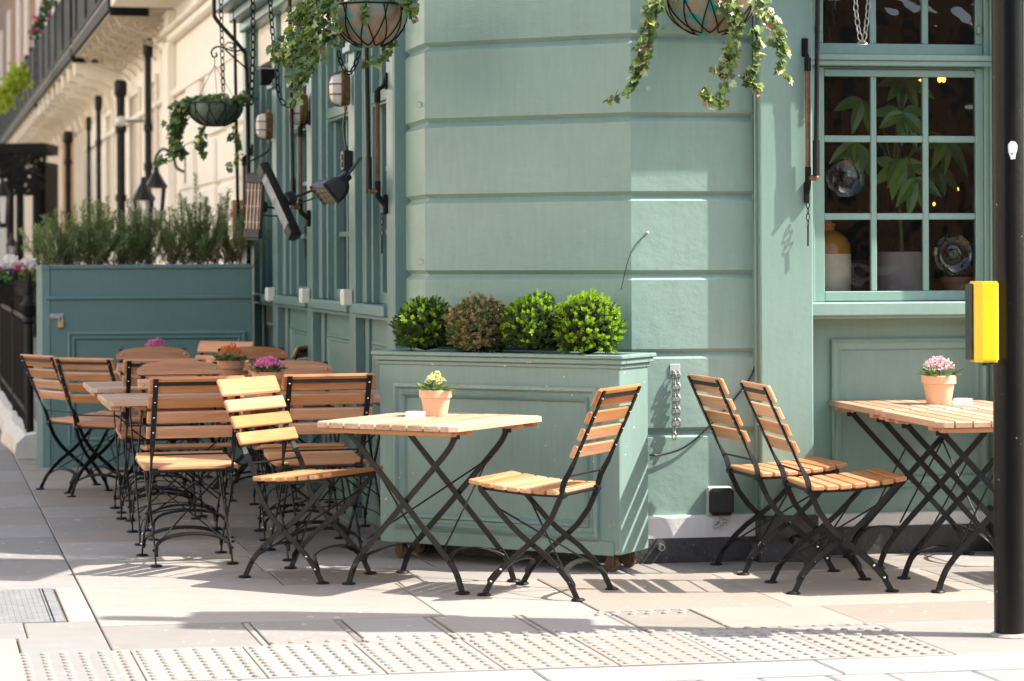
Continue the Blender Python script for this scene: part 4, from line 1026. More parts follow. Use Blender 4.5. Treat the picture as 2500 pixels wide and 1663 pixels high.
for (u, yd, lab) in ((1.14, 685, 'nearest white socket box low on the pub pier'), (2.58, 681, 'middle white socket box on the second pub pier'), (4.02, 677, 'farthest white socket box on the third pub pier')):
    t = flbox('socket_box', lab, 'socket box', (u, .002, zat(yd, u)), (.088, .055, .088), 'whiteplastic', 'white socket boxes on the side piers')
    m = MB(); m.bb((-.03, .055, -.03), (.03, .058, .03), 0, .002); m.build('cover', 'whiteplastic', t)
t = flbox('junction_box', 'black twin switch box on a cable between lamp and heater', 'switch box', (1.14, .002, zat(371, 1.14)), (.075, .05, .11), 'blackplastic', None)
m = MB(); m.tube([(0, .025, .055), (0, .025, .08)], .012, 8); m.tube([(0, .025, -.055), (0, .025, -.08)], .012, 8); m.bb((-.016, .05, -.035), (.016, .056, -.005), 0, .003); m.bb((-.016, .05, .005), (.016, .056, .035), 0, .003); m.build('gland', 'blackplastic', t)
t = flbox('junction_box', 'small dark box above the slack chain on the far pier', 'switch box', (4.02, .002, zat(178, 4.02)), (.10, .09, .10), 'castiron', None); m = MB(); m.bb((-.055, 0, .05), (.055, .10, .058), 0, .003); m.build('lid', 'greyplastic', t)
def cable(label, pts, r=.006, mat='blackplastic'):
    m = MB(); m.tube(smooth_path(pts, 5), r, 7); o = m.build('cable', mat); tag(o, label, 'cable'); return o
fl = lambda u, w, z: FL @ Vector((u, w, z))
cable('black cable running from the nearest caged lamp down to the switch box', [fl(1.14, .03, zat(250, 1.14)), fl(1.13, .045, zat(290, 1.14)), fl(1.14, .03, zat(340, 1.14))])
cable('black cable from the switch box down to the nearest heater', [fl(1.14, .03, zat(400, 1.14)), fl(1.12, .08, zat(415, 1.14)), fl(1.05, .17, zat(425, 1.14))])
cable('short cable hanging from the farthest caged lamp to the slim heater', [fl(4.02, .03, zat(325, 4.02)), fl(4.0, .05, zat(350, 4.02)), fl(3.95, .2, zat(378, 4.02))])
def heater(label, M4, L, w, dpt, elem, slim=True):
    """local x along the lamp, y the way it shines"""
    t = thing('patio_heater', label, 'patio heater', M4, 'patio heaters on the pub side front')
    n = 14; m = MB(); sec = []
    for k in range(n + 1): a = pi * k / n; sec.append((-(dpt) * sin(a) ** .8, w / 2 * cos(a)))
    k = len(sec); rings = [(-L / 2 - .012, .75), (-L / 2, 1), (L / 2, 1), (L / 2 + .012, .75)]
    vs = [(x, y * s_, z * s_) for x, s_ in rings for (y, z) in sec]
    m.add(vs, [(i * k + j, i * k + (j + 1) % k, (i + 1) * k + (j + 1) % k, (i + 1) * k + j) for i in range(3) for j in range(k)] + [tuple(range(k)), tuple(range(3 * k, 4 * k))[::-1]])
    cap = .14 * L if slim else .03 * L
    m.bb((-L / 2, .0, -w / 2), (-L / 2 + cap, .014, w / 2), 0, .004); m.bb((L / 2 - cap, 0, -w / 2), (L / 2, .014, w / 2), 0, .004)
    m.build('housing', 'blackplastic', t)
    m = MB(); m.bb((-L / 2 + cap, .001, -w * .46), (L / 2 - cap, .004, w * .46)); m.build('reflector', elem, t)
    m = MB()
    for j in range(4): z = w * (-.33 + .22 * j); m.tube([(-L / 2 + cap, .009, z), (L / 2 - cap, .009, z)], .003, 5)
    for j in range(3): x = -L / 4 + L / 4 * j; m.tube([(x, .013, -w / 2), (x, .013, w / 2)], .002, 4)
    m.build('grille', 'steel' if slim else 'stem', t)
    m = MB(); m.box((0, -dpt - .03, 0), (.07, .06, .05), None, 0, .008); m.tube([(0, -dpt - .05, 0), (0, -dpt - .16, -.03)], .008, 6); m.tube([(.05, -dpt - .03, 0), (.05, -dpt - .16, -.03)], .005, 6); m.build('bracket', 'blackplastic', t)
def orient(c, x, y):
    x = Vector(x).normalized(); y = Vector(y); y = (y - x * y.dot(x)).normalized(); z = x.cross(y)
    return Matrix(((x.x, y.x, z.x, c[0]), (x.y, y.y, z.y, c[1]), (x.z, y.z, z.z, c[2]), (0, 0, 0, 1)))
a, b = dp(598, 384, 13.7), dp(672, 545, 13.5)
heater('slim black heater bar leaning diagonally, its pale strip facing left', orient((a + b) / 2, b - a, (-.92, -.40, -.12)), (b - a).length, .082, .06, 'reflector')
a, b = dp(588, 402, 14.6), dp(580, 548, 14.6)
heater('wide black heater with a reddish grille, left of the slim heater bar', orient((a + b) / 2, b - a, (-.45, -.88, 0)), (b - a).length, .115, .06, 'element')
a, b = dp(728, 446, 12.25), dp(768, 446, 12.75)
heater('short black heater tilted down beside the switch box', orient((a + b) / 2 , (.24, -.971, 0), (-.72, -.30, -.62)), .44, .125, .10, 'reflector', False)

# ---- awning winding rods
def awning_rod(label, M4, zs, out=.05, kx=.0, ky=.045):
    """local x along the wall, y out; zs: brown rod top/bottom, black rod offset top"""
    t = thing('awning_rod', label, 'awning rod', M4, 'awning arm rods on the pub fronts'); zt, zb, zk = zs
    m = MB(); m.tube([(0, out, zt), (0, out, zb)], .0115, 9); m.build('brown_rod', 'brownrod', t)
    m = MB(); m.tube(smooth_path([(.004, .008, zt + .075), (.004, .02, zt + .035), (0, out, zt + .01), (0, out, zt - .03)], 3), .010, 7); m.tube([(0, out, zt - .05), (0, out, zt + .01)], .016, 9); m.box((.004, .006, zt + .06), (.030, .012, .085), None, 0, .005)
    m.box((0, .012, zb - .085), (.026, .022, .10), None, 0, .006); m.tube([(0, out, zb + .03), (0, out, zb - .045), (0, .014, zb - .085)], .015, 8); m.build('bracket', 'castiron', t)
    m = MB(); m.tube([(kx, out + ky, zb + .05), (kx * 1.4, out + ky + .02, zk)], .0115, 8); m.tube([(kx, out + ky, zb - .01), (kx, out + ky, zb + .15)], .0165, 9); m.build('black_rod', 'metal', t)
    m = MB(); m.tube([(.0, out, zb - .02), (kx, out + ky, zb - .02)], .014, 9); m.ball((kx, out + ky + .012, zb - .02), .010, 0, 8); m.build('pivot', 'bronze', t)
    m = MB(); chain(m, [(0, .03, zb - .13), (0, .03, zb - .24)], .03, .0025); m.tube([(0, .03, zb - .24), (0, .03, zb - .33)], .004, 5); m.build('pull_chain', 'castiron', t)
    return t
awning_rod('brown and black awning rod on the side front nearest the corner', FL @ T3(.12, .0, 0), (zat(215, .12), zat(432, .12), 3.2), .05)
awning_rod('brown and black awning rod beside the slim heater bar', FL @ T3(2.53, .0, 0), (zat(295, 2.5), zat(470, 2.5), 3.2), .06)
awning_rod('awning rod at the far end of the pub side front', FL @ T3(5.05, .0, 0), (zat(365, 5.05), zat(520, 5.05), 3.2), .06)
pr = FR @ Vector((.80, -.078, 0)); zr = lambda yd: dp(1860, yd, pr.y).z
Mr = Matrix(((-.985, .17, 0, pr.x), (-.17, -.985, 0, pr.y), (0, 0, 1, 0), (0, 0, 0, 1)))
awning_rod('copper coloured awning rod on the pilaster left of the front window', Mr, (zr(140), zr(400), 3.2), .035, -.035, .01)

# ================================================================== SMALL THINGS ON THE FRONT WALL
fr = lambda x, y, z: FR @ Vector((x, y, z))
def wallx(xd, y=0.0):
    k = xd / KD; k = (k - 1250) / F; return (k * (ORG.y + .985 * y) - ORG.x + .17 * y) / (.985 - .17 * k)
def wz(xd, yd, y=0.0): x = wallx(xd, y); return x, dp(xd, yd, (FR @ Vector((x, y, 0))).y).z
x, z = wz(1650, 1152); t = thing('wall_socket', 'black weatherproof socket box at the foot of the grooved wall', 'socket', FR @ T3(x, 0, z))
m = MB(); m.bb((-.060, -.036, -.070), (.060, 0, .068), 0, .008); m.build('back_box', 'greyplastic', t)
m = MB(); m.bb((-.056, -.082, -.062), (.058, -.0365, .062), 0, .016); m.build('cover', 'blackplastic', t)
m = MB(); m.tube(smooth_path([(0, -.03, -.07), (.005, -.05, -.10), (-.03, -.03, -.12), (-.01, -.03, -.09)], 3), .006, 6); m.bb((-.005, -.05, -.098), (.03, -.03, -.083), 0, .004); m.build('plug_lead', 'greyplastic', t)
x, z = wz(1552, 850); t = thing('wall_chain', 'pale steel chain doubled from a square plate on the lower front wall', 'chain', FR @ T3(x, 0, z))
m = MB(); m.box((0, -.003, 0), (.048, .006, .048), None, 0, .002); m.build('plate', 'greyplastic', t)
m = MB(); m.tube([(-.012, -.006, -.005), (-.012, -.022, -.012), (.012, -.022, -.012), (.012, -.006, -.005)], .0035, 6); chain(m, [(-.009, -.022, -.012), (-.010, -.024, -.315)], .034, .0034, 0, .62); chain(m, [(.010, -.022, -.012), (.009, -.026, -.255)], .034, .0034, 0, .62); m.build('links', 'steel', t)
cable('thin black cable down the corner of the pilaster and across to the planter', [fr(.575, -.012, 2.9), fr(.573, -.012, 2.2), fr(.576, -.012, 1.5), fr(.578, -.012, 1.02), fr(*(wz(1733, 850)[0], -.012, wz(1733, 850)[1])), fr(*(wz(1690, 915)[0], -.012, wz(1690, 915)[1])), fr(*(wz(1620, 990)[0], -.012, wz(1620, 990)[1])), fr(*(wz(1570, 1030)[0], -.015, wz(1570, 1030)[1])), fr(*(wz(1520, 1046)[0], -.02, wz(1520, 1046)[1])), fr(*(wz(1490, 1046)[0], -.03, wz(1490, 1046)[1]))], .0045)
x, z = wz(1487, 536); t = thing('wall_hook', 'white screw hook with a loose wire on the sunlit wall patch', 'hook', FR @ T3(x, 0, z))
m = MB(); m.tube([(0, 0, 0), (0, -.03, -.002)], .004, 6); m.ball((0, -.03, 0), .008, 0, 8); m.build('screw', 'greyplastic', t)
m = MB(); m.tube(smooth_path([(0, -.028, -.006), (-.05, -.02, -.05), (-.085, -.015, -.12), (-.12, -.012, -.26)], 5), .0018, 5); m.build('wire', 'castiron', t)
x, z = wz(1491, 205); t = thing('wall_hook', 'small pale hook on the shaded wall below the rusty basket', 'hook', FR @ T3(x, 0, z)); m = MB(); m.tube([(0, 0, 0), (0, -.02, 0)], .003, 6); m.tube([(0.007 * cos(a), -.022, .009 * sin(a)) for a in [2 * pi * k / 12 for k in range(13)]], .0024, 5); m.build('ring', 'greyplastic', t)
for (yd, lab) in ((241, 'upper little screw eye on the narrow return of the corner wall'), (602, 'lower little screw eye on the narrow return of the corner wall')):
    p = Vector((-.425, 11.50, dp(963, yd, 11.5).z)); t = thing('screw_eye', lab, 'screw eye', T3(*p), 'screw eyes')
    m = MB(); m.tube([(0.012 * cos(a) - .015, 0.0, .014 * sin(a)) for a in [2 * pi * k / 12 for k in range(13)]], .0022, 5); m.tube([(.012, 0, -.010), (-.005, 0, .012)], .0022, 5); m.tube([(.012, 0, .010), (-.005, 0, -.012)], .0022, 5); m.build('eye', 'greyplastic', t)
x, z = wz(1516, 1258, -.03); t = thing('drain_stub', 'short grey pipe stub poking out of the black plinth', 'pipe', FR @ T3(x, -.027, z)); m = MB(); m.lathe([(.010, 0), (.016, 0), (.016, .045), (.0115, .045), (.0105, .01), (0, .01)], 14, (0, 0, 0), Matrix.Rotation(pi / 2, 3, 'X')); m.build('pipe', 'steel', t)

# ================================================================== THINGS BEHIND THE FRONT WINDOW
wx = lambda xs, y: (xs - 0) and wallx(xs * KD, y)
t = thing('stoneware_jug', 'cream stoneware jug with brown glazed shoulder behind the lower left pane', 'jug', FR @ T3(wx(2016, .30), .30, 1.213))
m = MB(); R_ = .120; P1 = [(0, 0), (R_ * .9, 0), (R_ * .97, .02), (R_, .10), (R_ * .985, .19)]; m.lathe(P1, 32); m.build('body', 'jugbody', t)
m = MB(); m.lathe([(R_ * .985, .19), (R_ * .96, .235), (R_ * .80, .272), (R_ * .50, .295), (.042, .302), (.042, .32), (.046, .323), (.046, .336), (.030, .338), (0, .338)], 32); m.build('shoulder', 'jugtop', t)
m = MB(); m.lathe([(.030, .335), (.028, .352), (0, .352)], 16); m.build('cork', 'cork', t)
t = thing('house_plant', 'tall broad-leaved house plant in a grey pot behind the window', 'house plant', FR @ T3(wx(2199, .34), .34, 1.213))
m = MB(); m.lathe([(0, 0), (.108, 0), (.116, .008), (.118, .198), (.112, .200), (.108, .18), (0, .18)], 36); m.build('pot', 'greypot', t)
st_ = smooth_path([(.005, 0, .18), (-.005, 0, .40), (-.025, .02, .60), (.0, .03, .82), (.03, .0, 1.02)], 5)
m = MB(); m.tube(st_, .0105, 8); lf = MB(); rr = random.Random(9)
def bigleaf(p, d, L, w):
    d = Vector(d).normalized(); sd = d.cross(Vector((0, -1, .25))); sd = sd.normalized() if sd.length > .1 else Vector((1, 0, 0)); n = sd.cross(d); vs = []; N = 8
    for k in range(N + 1):
        f = k / N; ww = w * (sin(pi * min(1, f * .96 + .03)) ** .8) * (1.12 - .35 * f); c = p + d * L * f + Vector((0, 0, -L * .22 * f * f))
        vs += [c - sd * ww / 2 + n * ww * .16, c, c + sd * ww / 2 + n * ww * .16]
    lf.add(vs, [(3 * k + j, 3 * k + j + 1, 3 * k + j + 4, 3 * k + j + 3) for k in range(N) for j in (0, 1)])
for (ox, oz, y, ang, L, w) in ((-.02, .60, .0, (150, 200, 250, 305, 20), .15, .062), (.0, .64, .0, (230, 300, 340, 265), .16, .064), (.06, .55, -.04, (255, 290, 225, 330), .15, .06), (.0, .86, -.03, (170, 200, 262, 292, 320, 15), .15, .066), (.02, 1.02, .0, (180, 215, 265, 300, 340, 30), .15, .06), (-.2, .72, .06, (240, 270, 300, 205), .17, .07), (-.17, .93, .07, (190, 250, 290), .16, .06), (.26, .75, .08, (230, 265, 300, 195, 340), .17, .06), (.22, .62, .12, (240, 280, 320), .15, .06)):
    base = Vector((ox, y, oz)); m.tube(smooth_path([st_[8], (st_[14] + base) / 2, base], 3), .004, 5)
    for a in ang: bigleaf(base, (cos(radians(a)), rr.uniform(-.5, .3), sin(radians(a))), L * rr.uniform(.85, 1.1), w)
m.build('stem', 'greenstem', t); lf.build('leaf', 'plantleaf', t)
t = thing('dried_plant', 'straggly dried plant in a terracotta pot behind the lower right pane', 'pot plant', FR @ T3(wx(2338, .28), .28, 1.213))
m = MB(); m.lathe(pot_profile(.082, .078), 28); m.build('pot', 'terracotta', t)
m = MB(); lf = MB()
for i in range(60):
    a = rr.uniform(0, 2 * pi); h = rr.uniform(.05, .20); p = Vector((.05 * cos(a), .05 * sin(a), .07)); e = Vector((.085 * cos(a) * rr.uniform(.5, 1.2), .07 * sin(a), .07 + h)); m.tube([p, p.lerp(e, .5) + Vector((rr.gauss(0, .015), 0, 0)), e], .0012, 4)
    for k in range(7): q = p.lerp(e, rr.uniform(.3, 1)); lf.fold(q, Vector((rr.gauss(0, 1), rr.gauss(0, 1), rr.gauss(0, 1))), Vector((0, 0, 1)), .022, .010)
m.build('stem', 'stem', t); lf.build('leaf', 'boxdead', t)

# ================================================================== SIGNAL POLE
pp = Vector((1.822, 8.87, 0)); t = thing('signal_pole', 'glossy black signal pole standing on the pavement at the right edge', 'signal pole', T3(*pp))
m = MB(); m.lathe([(0, 0), (.0575, 0), (.0575, 4.3), (0, 4.3)], 32); m.build('pole', 'poleblack', t)
m = MB(); m.lathe([(.0575, .0005), (.075, .0005), (.068, .008), (.0575, .012)], 32); m.build('collar', 'kerb', t)
m = MB(); m.bb((.10, -.20, 2.42), (.40, .16, 3.02), 0, .02); m.bb((.08, -.24, 3.1), (.45, .19, 4.05), 0, .02); m.bb((.0575, -.03, 2.7), (.1005, .03, 2.76)); m.bb((.0575, -.03, 3.5), (.0805, .03, 3.56)); m.build('signal_head', 'blackplastic', t)
mb = MB(); n = 20; ang = radians(250)
vs = []; sh = [(-.006, -.026), (.010, -.024), (.012, -.010), (.018, .002), (.019, .016), (.010, .026), (-.006, .028), (-.017, .018), (-.016, -.002), (-.011, -.014)]
zc = dp(2328, 347, 8.82).z
for f_ in (1, .66, .33):
    for (a, b) in sh: q = radians(275) + a * f_ / .058; vs.append((.0584 * cos(q), .0584 * sin(q), zc + b * f_ * 1.25))
k = len(sh); vs.append((.0584 * cos(radians(275)), .0584 * sin(radians(275)), zc))
mb.add(vs, [(r_ * k + i, r_ * k + (i + 1) % k, (r_ + 1) * k + (i + 1) % k, (r_ + 1) * k + i) for r_ in (0, 1) for i in range(k)] + [(2 * k + i, 2 * k + (i + 1) % k, 3 * k) for i in range(k)]); mb.build('sticker', 'stickerw', t, smooth=False)
mb = MB(); q = radians(272); mb.add([(.0587 * cos(q + a / .058), .0587 * sin(q + a / .058), zc - .012 + b) for a, b in ((-.004, -.002), (.006, -.003), (.006, .003), (-.003, .003))], [(0, 1, 2, 3)]); mb.build('sticker_dab', 'red', t, smooth=False)
c = dp(2262, 740, 8.80); bt = thing('push_button_box', 'bright yellow crossing box with black back fixed to the signal pole', 'crossing box', Matrix.Translation(c) @ Matrix.Rotation(radians(8), 4, 'Z'))
m = MB(); sec = [(-.030, -.085), (.020, -.085), (.036, -.068), (.040, .02), (-.044, .02), (-.044, -.055)]
m.prism(sec, -.138, .140); m.prism([(x * .93, y * .93) for x, y in sec], .140, .146); m.prism([(x * .93, y * .93) for x, y in sec], -.146, -.138); m.build('body', 'yellow', bt)
m = MB(); m.bb((-.054, -.03, -.14), (-.0445, .04, .138), 0, .006); m.bb((-.04, .0205, -.13), (.05, .05, .13), 0, .006); m.build('back', 'blackplastic', bt)
m = MB(); m.tube([(-.012, -.05, -.146), (-.012, -.05, -.158)], .011, 10); m.tube([(.018, -.05, -.146), (.018, -.05, -.154)], .008, 10); m.build('tactile_cone', 'blackplastic', bt)

# ================================================================== FAR TERRACE (beyond the pub, set back behind its area)
def ut(xs, w=-.8):                            # place along the terrace seen at photo column xs, on the plane w
    k = (xs - 1250) / F; return (-.59 - .971 * w - k * (11.93 - .24 * w)) / (.24 + .971 * k)
def ztt(ys, t, w=-.8): p = FL @ Vector((t, w, 0)); return CH + (629 - ys) / F * p.y
hs = thing('terrace_house', 'cream stucco terrace house with balcony and scrolled brackets', 'house')
WP = -.8
FLpart('wall', 'cream', [((5.3, WP - .4, -.5), (33, WP, 4.95), 0)], hs, 0)
FLpart('upper_wall', 'cream', [((5.3, WP - .4, 4.95), (24, WP, 12), 0)], hs, 0)
FLpart('string_course', 'cream', [((5.3, WP, 3.34), (33, WP + .07, 3.42), .01), ((5.3, WP, 4.0), (ut(408), WP + .10, 4.10), .02), ((5.3, WP, 4.10), (ut(408), WP + .16, 4.16), .02)], hs)
for (x0, x1, z1) in ((608, 566, 2.6), (556, 515, 2.6), (500, 468, 2.6)):
    t0, t1 = ut(x0), ut(x1); q = []
    z = -.3
    while z < z1: q.append(((t0, WP, z), (t1, WP + .14, z + .46), .02)); z += .49
    q.append(((t0 + .03, WP, -.3), (t1 - .03, WP + .115, z1), .0)); q.append(((t0, WP, z1 + .1), (t1, WP + .06, 3.34), .01)); FLpart('pilaster', 'cream', q, hs)
t0, t1 = ut(432), ut(418); FLpart('pilaster', 'cream', [((t0, WP, -.3), (t1, WP + .10, 4.4), .01)], hs)
def opening(x0, x1, ytop, ybot, arched, mat='creamdull', nm='window_recess'):
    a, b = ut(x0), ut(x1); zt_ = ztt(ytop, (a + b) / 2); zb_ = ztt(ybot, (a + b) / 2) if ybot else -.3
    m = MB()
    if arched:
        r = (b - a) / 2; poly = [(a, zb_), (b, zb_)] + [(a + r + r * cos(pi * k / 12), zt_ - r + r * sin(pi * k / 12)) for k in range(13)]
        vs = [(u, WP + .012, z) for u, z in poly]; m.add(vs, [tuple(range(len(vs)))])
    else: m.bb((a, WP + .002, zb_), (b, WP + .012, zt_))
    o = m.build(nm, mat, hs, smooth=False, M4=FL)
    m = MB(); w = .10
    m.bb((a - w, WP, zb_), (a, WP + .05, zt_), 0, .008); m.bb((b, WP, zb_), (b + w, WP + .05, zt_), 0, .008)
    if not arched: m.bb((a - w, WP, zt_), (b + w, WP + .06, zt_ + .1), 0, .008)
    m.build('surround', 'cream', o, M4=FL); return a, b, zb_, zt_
opening(425, 409, 212, None, True, 'creamdull', 'door_recess'); opening(389, 374, 206, 420, False); opening(346, 327, 236, None, False, 'creamdull', 'door_recess'); opening(281, 268, 285, None, False)
m = MB()      # porch box over the near door
ta, tb_ = ut(470, -.8), ut(408, -.8); zc_ = ztt(50, ut(338, -.05), -.05)
for (w, z0, z1) in ((.0, 4.42, 4.62), (.06, 4.62, 4.72), (.12, 4.72, 4.86)): m.bb((ta - w, WP, z0), (tb_ + w - 1.2, WP + .78 + w, z1), 0, .01)
m.build('porch_hood', 'cream', hs, M4=FL)
ZB = 4.40
def balcony(parent, t0, t1, scroll):
    m = MB(); m.bb((t0, WP, ZB), (t1, -.06, ZB + .16), 0, .01); m.bb((t0 - .03, WP, ZB + .16), (t1, -.02, ZB + .22), 0, .01)
    b = m.build('balcony', 'creamdull', parent, M4=FL)
    m = MB(); m.bb((t0 - .04, -.10, ZB + .221), (t1, .0, ZB + .27)); m.bb((t0 - .04, -.07, ZB + 1.12), (t1, -.02, ZB + 1.17)); m.bb((t0 - .04, WP, ZB + .221), (t0 + .02, -.1, ZB + .27)); m.bb((t0 - .04, WP, ZB + 1.12), (t0 + .0, -.07, ZB + 1.17))
    u = t0
    while u < t1: m.bb((u, -.075, ZB + .27), (u + .045, -.025, ZB + 1.12)); u += .052
    for z in (.45, .72, .95): m.bb((t0, -.058, ZB + z), (t1, -.035, ZB + z + .04))
    for k in range(9): w = WP + .04 + k * .085; m.bb((t0 - .03, w, ZB + .27), (t0 - .005, w + .03, ZB + 1.12))
    for k in range(int((t1 - t0) / 2.0) + 1): u = t0 + k * 2.0; m.bb((u - .05, -.09, ZB + .27), (u + .05, .0, ZB + 1.3))
    m.bb((t0, -.0595, ZB + .02), (t1, -.012, ZB + .18)); m.bb((t0 - .06, -.50, ZB - .06), (t0 - .041, -.03, ZB + .24)); m.build('railing', 'castiron', b, M4=FL)
    u = t0 + .25
    while u < t1 - .2:
        m = MB()
        if scroll:
            for (cw, cz, r0) in ((WP + .17, ZB - .17, .135), (WP + .40, ZB - .12, .095), (WP + .58, ZB - .075, .06)):
                pts = [(u, cw + r0 * (1 - k / 34) * cos(k * .42), cz + r0 * (1 - k / 34) * sin(k * .42)) for k in range(30)]; m.flat(pts, .07, .022, (1, 0, 0), [90] * 30)
            m.flat(smooth_path([(u, WP + .01, ZB - .42), (u, WP + .10, ZB - .32), (u, WP + .36, ZB - .24), (u, WP + .62, ZB - .14), (u, -.10, ZB - .02)], 3), .07, .02, (1, 0, 0), [90] * 13)
            m.build('bracket', 'creamdull', b, M4=FL); u += .95
        else:
            poly = [(WP, -.62), (WP + .08, -.62), (WP + .14, -.42), (WP + .30, -.30), (WP + .52, -.28), (WP + .58, -.22), (-.10, -.20), (-.08, -.002), (WP, -.002)]
            n = len(poly); vs = [(u, w, ZB + z) for w, z in poly] + [(u + .42, w, ZB + z) for w, z in poly]
            m.add(vs, [tuple(range(n))[::-1], tuple(range(n, 2 * n))] + [(i, (i + 1) % n, n + (i + 1) % n, n + i) for i in range(n)]); m.build('bracket', 'cream', b, M4=FL); u += 1.5
    return b
balcony(hs, ut(277, -.06), ut(184, -.06) - .2, True)
hs2 = thing('terrace_house', 'far terrace of brown brick over pale stucco, with black ironwork balconies', 'house')
FLpart('wall', 'creamdull', [((33.0, WP - .4, -.5), (37, WP, 4.95), 0), ((40.5, WP - .4, -.5), (90, WP, 4.95), 0)], hs2, 0)
FLpart('brick_bay', 'ochre', [((37.0, WP - .4, -.5), (40.5, WP + .02, 4.4), 0)], hs2, 0)
FLpart('upper_wall', 'brick', [((24, WP - .4, 4.951), (90, WP, 14), 0)], hs2, 0)
for xs in (128, 106, 74, 54, 30, 10):
    t0 = ut(xs); FLpart('window', 'cream', [((t0, WP, 5.0 if xs > 60 else 4.2), (t0 + .35, WP + .07, 9.5)), ((t0 + 1.1, WP, 5.2), (t0 + 1.45, WP + .07, 9.5))], hs2, 0)
balcony(hs2, ut(184, -.06) + .1, ut(93, -.06) - .2, False); balcony(hs2, ut(93, -.06), 60, False)
m = MB(); t0, t1 = ut(150, -.06), ut(84, -.06)
for k in range(26):
    u = t0 + (t1 - t0) * k / 26; m.bb((u, -.25, 5.42), (u + (t1 - t0) / 26 * .62, -.05, 6.15), 0, .01)
m.bb((t0, -.5, 5.5), (t1, -.26, 6.1)); m.build('canopy_valance', 'whiteplastic', hs2, M4=FL)
m = MB()
for k in range(14):
    u = t0 - 1 + (t1 - t0 + 1) * k / 14; m.bb((u, WP, 5.26), (u + .5, -.02, 5.32))
m.build('canopy_slats', 'castiron', hs2, M4=FL)
def dpipe(label, xs, ytop, wd, w=-.62, fixture=False):
    t = ut(xs, w); zt_ = min(ztt(ytop, t, w), 4.38); o = thing('drainpipe', label, 'drainpipe', FL @ T3(t, w, 0), 'black pipes on the far terrace')
    r = wd / 2 / F * (FL @ Vector((t, w, 0))).y; m = MB(); m.tube([(0, 0, -.3), (0, 0, zt_)], r, 10); m.build('pipe', 'metal', o)
    m = MB(); m.lathe([(r, 0), (r * 1.5, .05), (r * 1.55, .22), (r * 1.1, .26)], 10, (0, 0, zt_ - .26)); m.build('hopper', 'metal', o)
    m = MB()
    for z in ((1.2, 2.2, 3.2) if not fixture else (1.9, 2.5, 3.0)): m.lathe([(r, 0), (r * 1.35, .02), (r * 1.35, .10), (r, .12)], 10, (0, 0, z))
    m.build('collar', 'metal', o)
dpipe('black drainpipe rising to the scrolled brackets, nearest the hanging basket', 364, 94, 17, fixture=True)
dpipe('thick black pipe standing left of the pipe nearest the hanging basket', 297, 196, 21)
dpipe('third black pipe of the far terrace, under the scalloped brackets', 243, 233, 12)
dpipe('thin black pipe by the ochre brick bay', 219, 285, 9)
dpipe('black pipe at the left edge of the ochre brick bay', 168, 320, 16)
dpipe('farthest black pipe, beside the dark iron porch', 110, 352, 12)
t = thing('wall_floodlight', 'small white lamp on an arm beside the drainpipe', 'wall lamp', FL @ T3(ut(378), -.62, ztt(297, ut(378))))
m = MB(); m.lathe([(0, -.10), (.05, -.09), (.07, -.02), (.07, .1), (0, .1)], 12, (0, .25, 0), Matrix.Rotation(pi / 2, 3, 'Y')); m.build('head', 'opal', t); m = MB(); m.tube([(0, -.18, 0), (0, .25, 0)], .02, 6); m.build('arm', 'steel', t)
def lantern(label, xs, ytop, d, arm=True, sc=1.0):
    c = dp(xs * KD, ytop * KD, d); t = thing('street_lantern', label, 'lantern', Matrix.Translation(c) @ Matrix.Scale(sc * .86, 4), 'old iron lanterns of the far terrace')
    m = MB(); m.lathe([(0, 0), (.03, -.005), (.035, -.07), (.05, -.10), (.09, -.17), (.145, -.26), (.145, -.29), (0, -.29)], 8); m.lathe([(.05, -.80), (.07, -.78), (.06, -.74), (.09, -.72), (0, -.72)], 8)
    for k in range(4): a = pi / 4 + k * pi / 2; m.tube([(.14 * cos(a), .14 * sin(a), -.28), (.085 * cos(a), .085 * sin(a), -.74)], .016, 5)
    m.build('frame', 'metal', t)
    m = MB(); m.lathe([(.13, -.29), (.078, -.73)], 4, (0, 0, 0), Matrix.Rotation(pi / 4, 3, 'Z')); m.build('pane', 'ash', t)
    if arm:
        m = MB(); m.tube(smooth_path([(0, 0, -.02), (0, 0, .12), (.10, .0, .22), (.22, .02, .12), (.26, .03, -.02), (.36, .05, -.08)], 4), .018, 6); m.box((.38, .05, -.02), (.03, .06, .42), None, 0, .01); m.build('arm', 'metal', t)
lantern('black lantern on a curved wall arm behind the rosemary', 381, 405, 27.0)
lantern('black lantern hanging just left of the drainpipe behind the rosemary', 350, 432, 25.5, False)
lantern('far lantern hanging in the dark iron porch at the left edge', 6, 435, 40.0, False, 1.2)
lantern('small far lantern on the railing by the left flower box', 28, 570, 30, False, .6)
ip = thing('iron_porch', 'dark cast iron porch canopy with columns at the far left', 'porch')
m = MB()
for (x0, x1, y0, y1, d) in ((-60, 112, 350, 374, 43), (88, 112, 395, 560, 43.3), (-60, 30, 380, 400, 43.6)):
    a, b = dp(x0 * KD, y0 * KD, d), dp(x1 * KD, y1 * KD, d); m.bb((a.x, d, b.z), (b.x, d + 1.2, a.z))
m.build('canopy', 'castiron', ip)
for xs in (20, 44, 84): a = dp(xs * KD, 0, 43); m = MB(); m.tube([(a.x, 43.1, -.2), (a.x, 43.1, 3.0)], .07, 8); m.build('column', 'castiron', ip)
m = MB()
for k in range(60):
    xs, ys = random.uniform(0, 100), random.uniform(372, 470); c = dp(xs * KD, ys * KD, 43.05); r = random.uniform(.08, .2); m.tube([c + Vector((r * (1 - j / 14) * cos(j * .6), 0, r * (1 - j / 14) * sin(j * .6))) for j in range(12)], .025, 4)
m.build('scrollwork', 'castiron', ip)
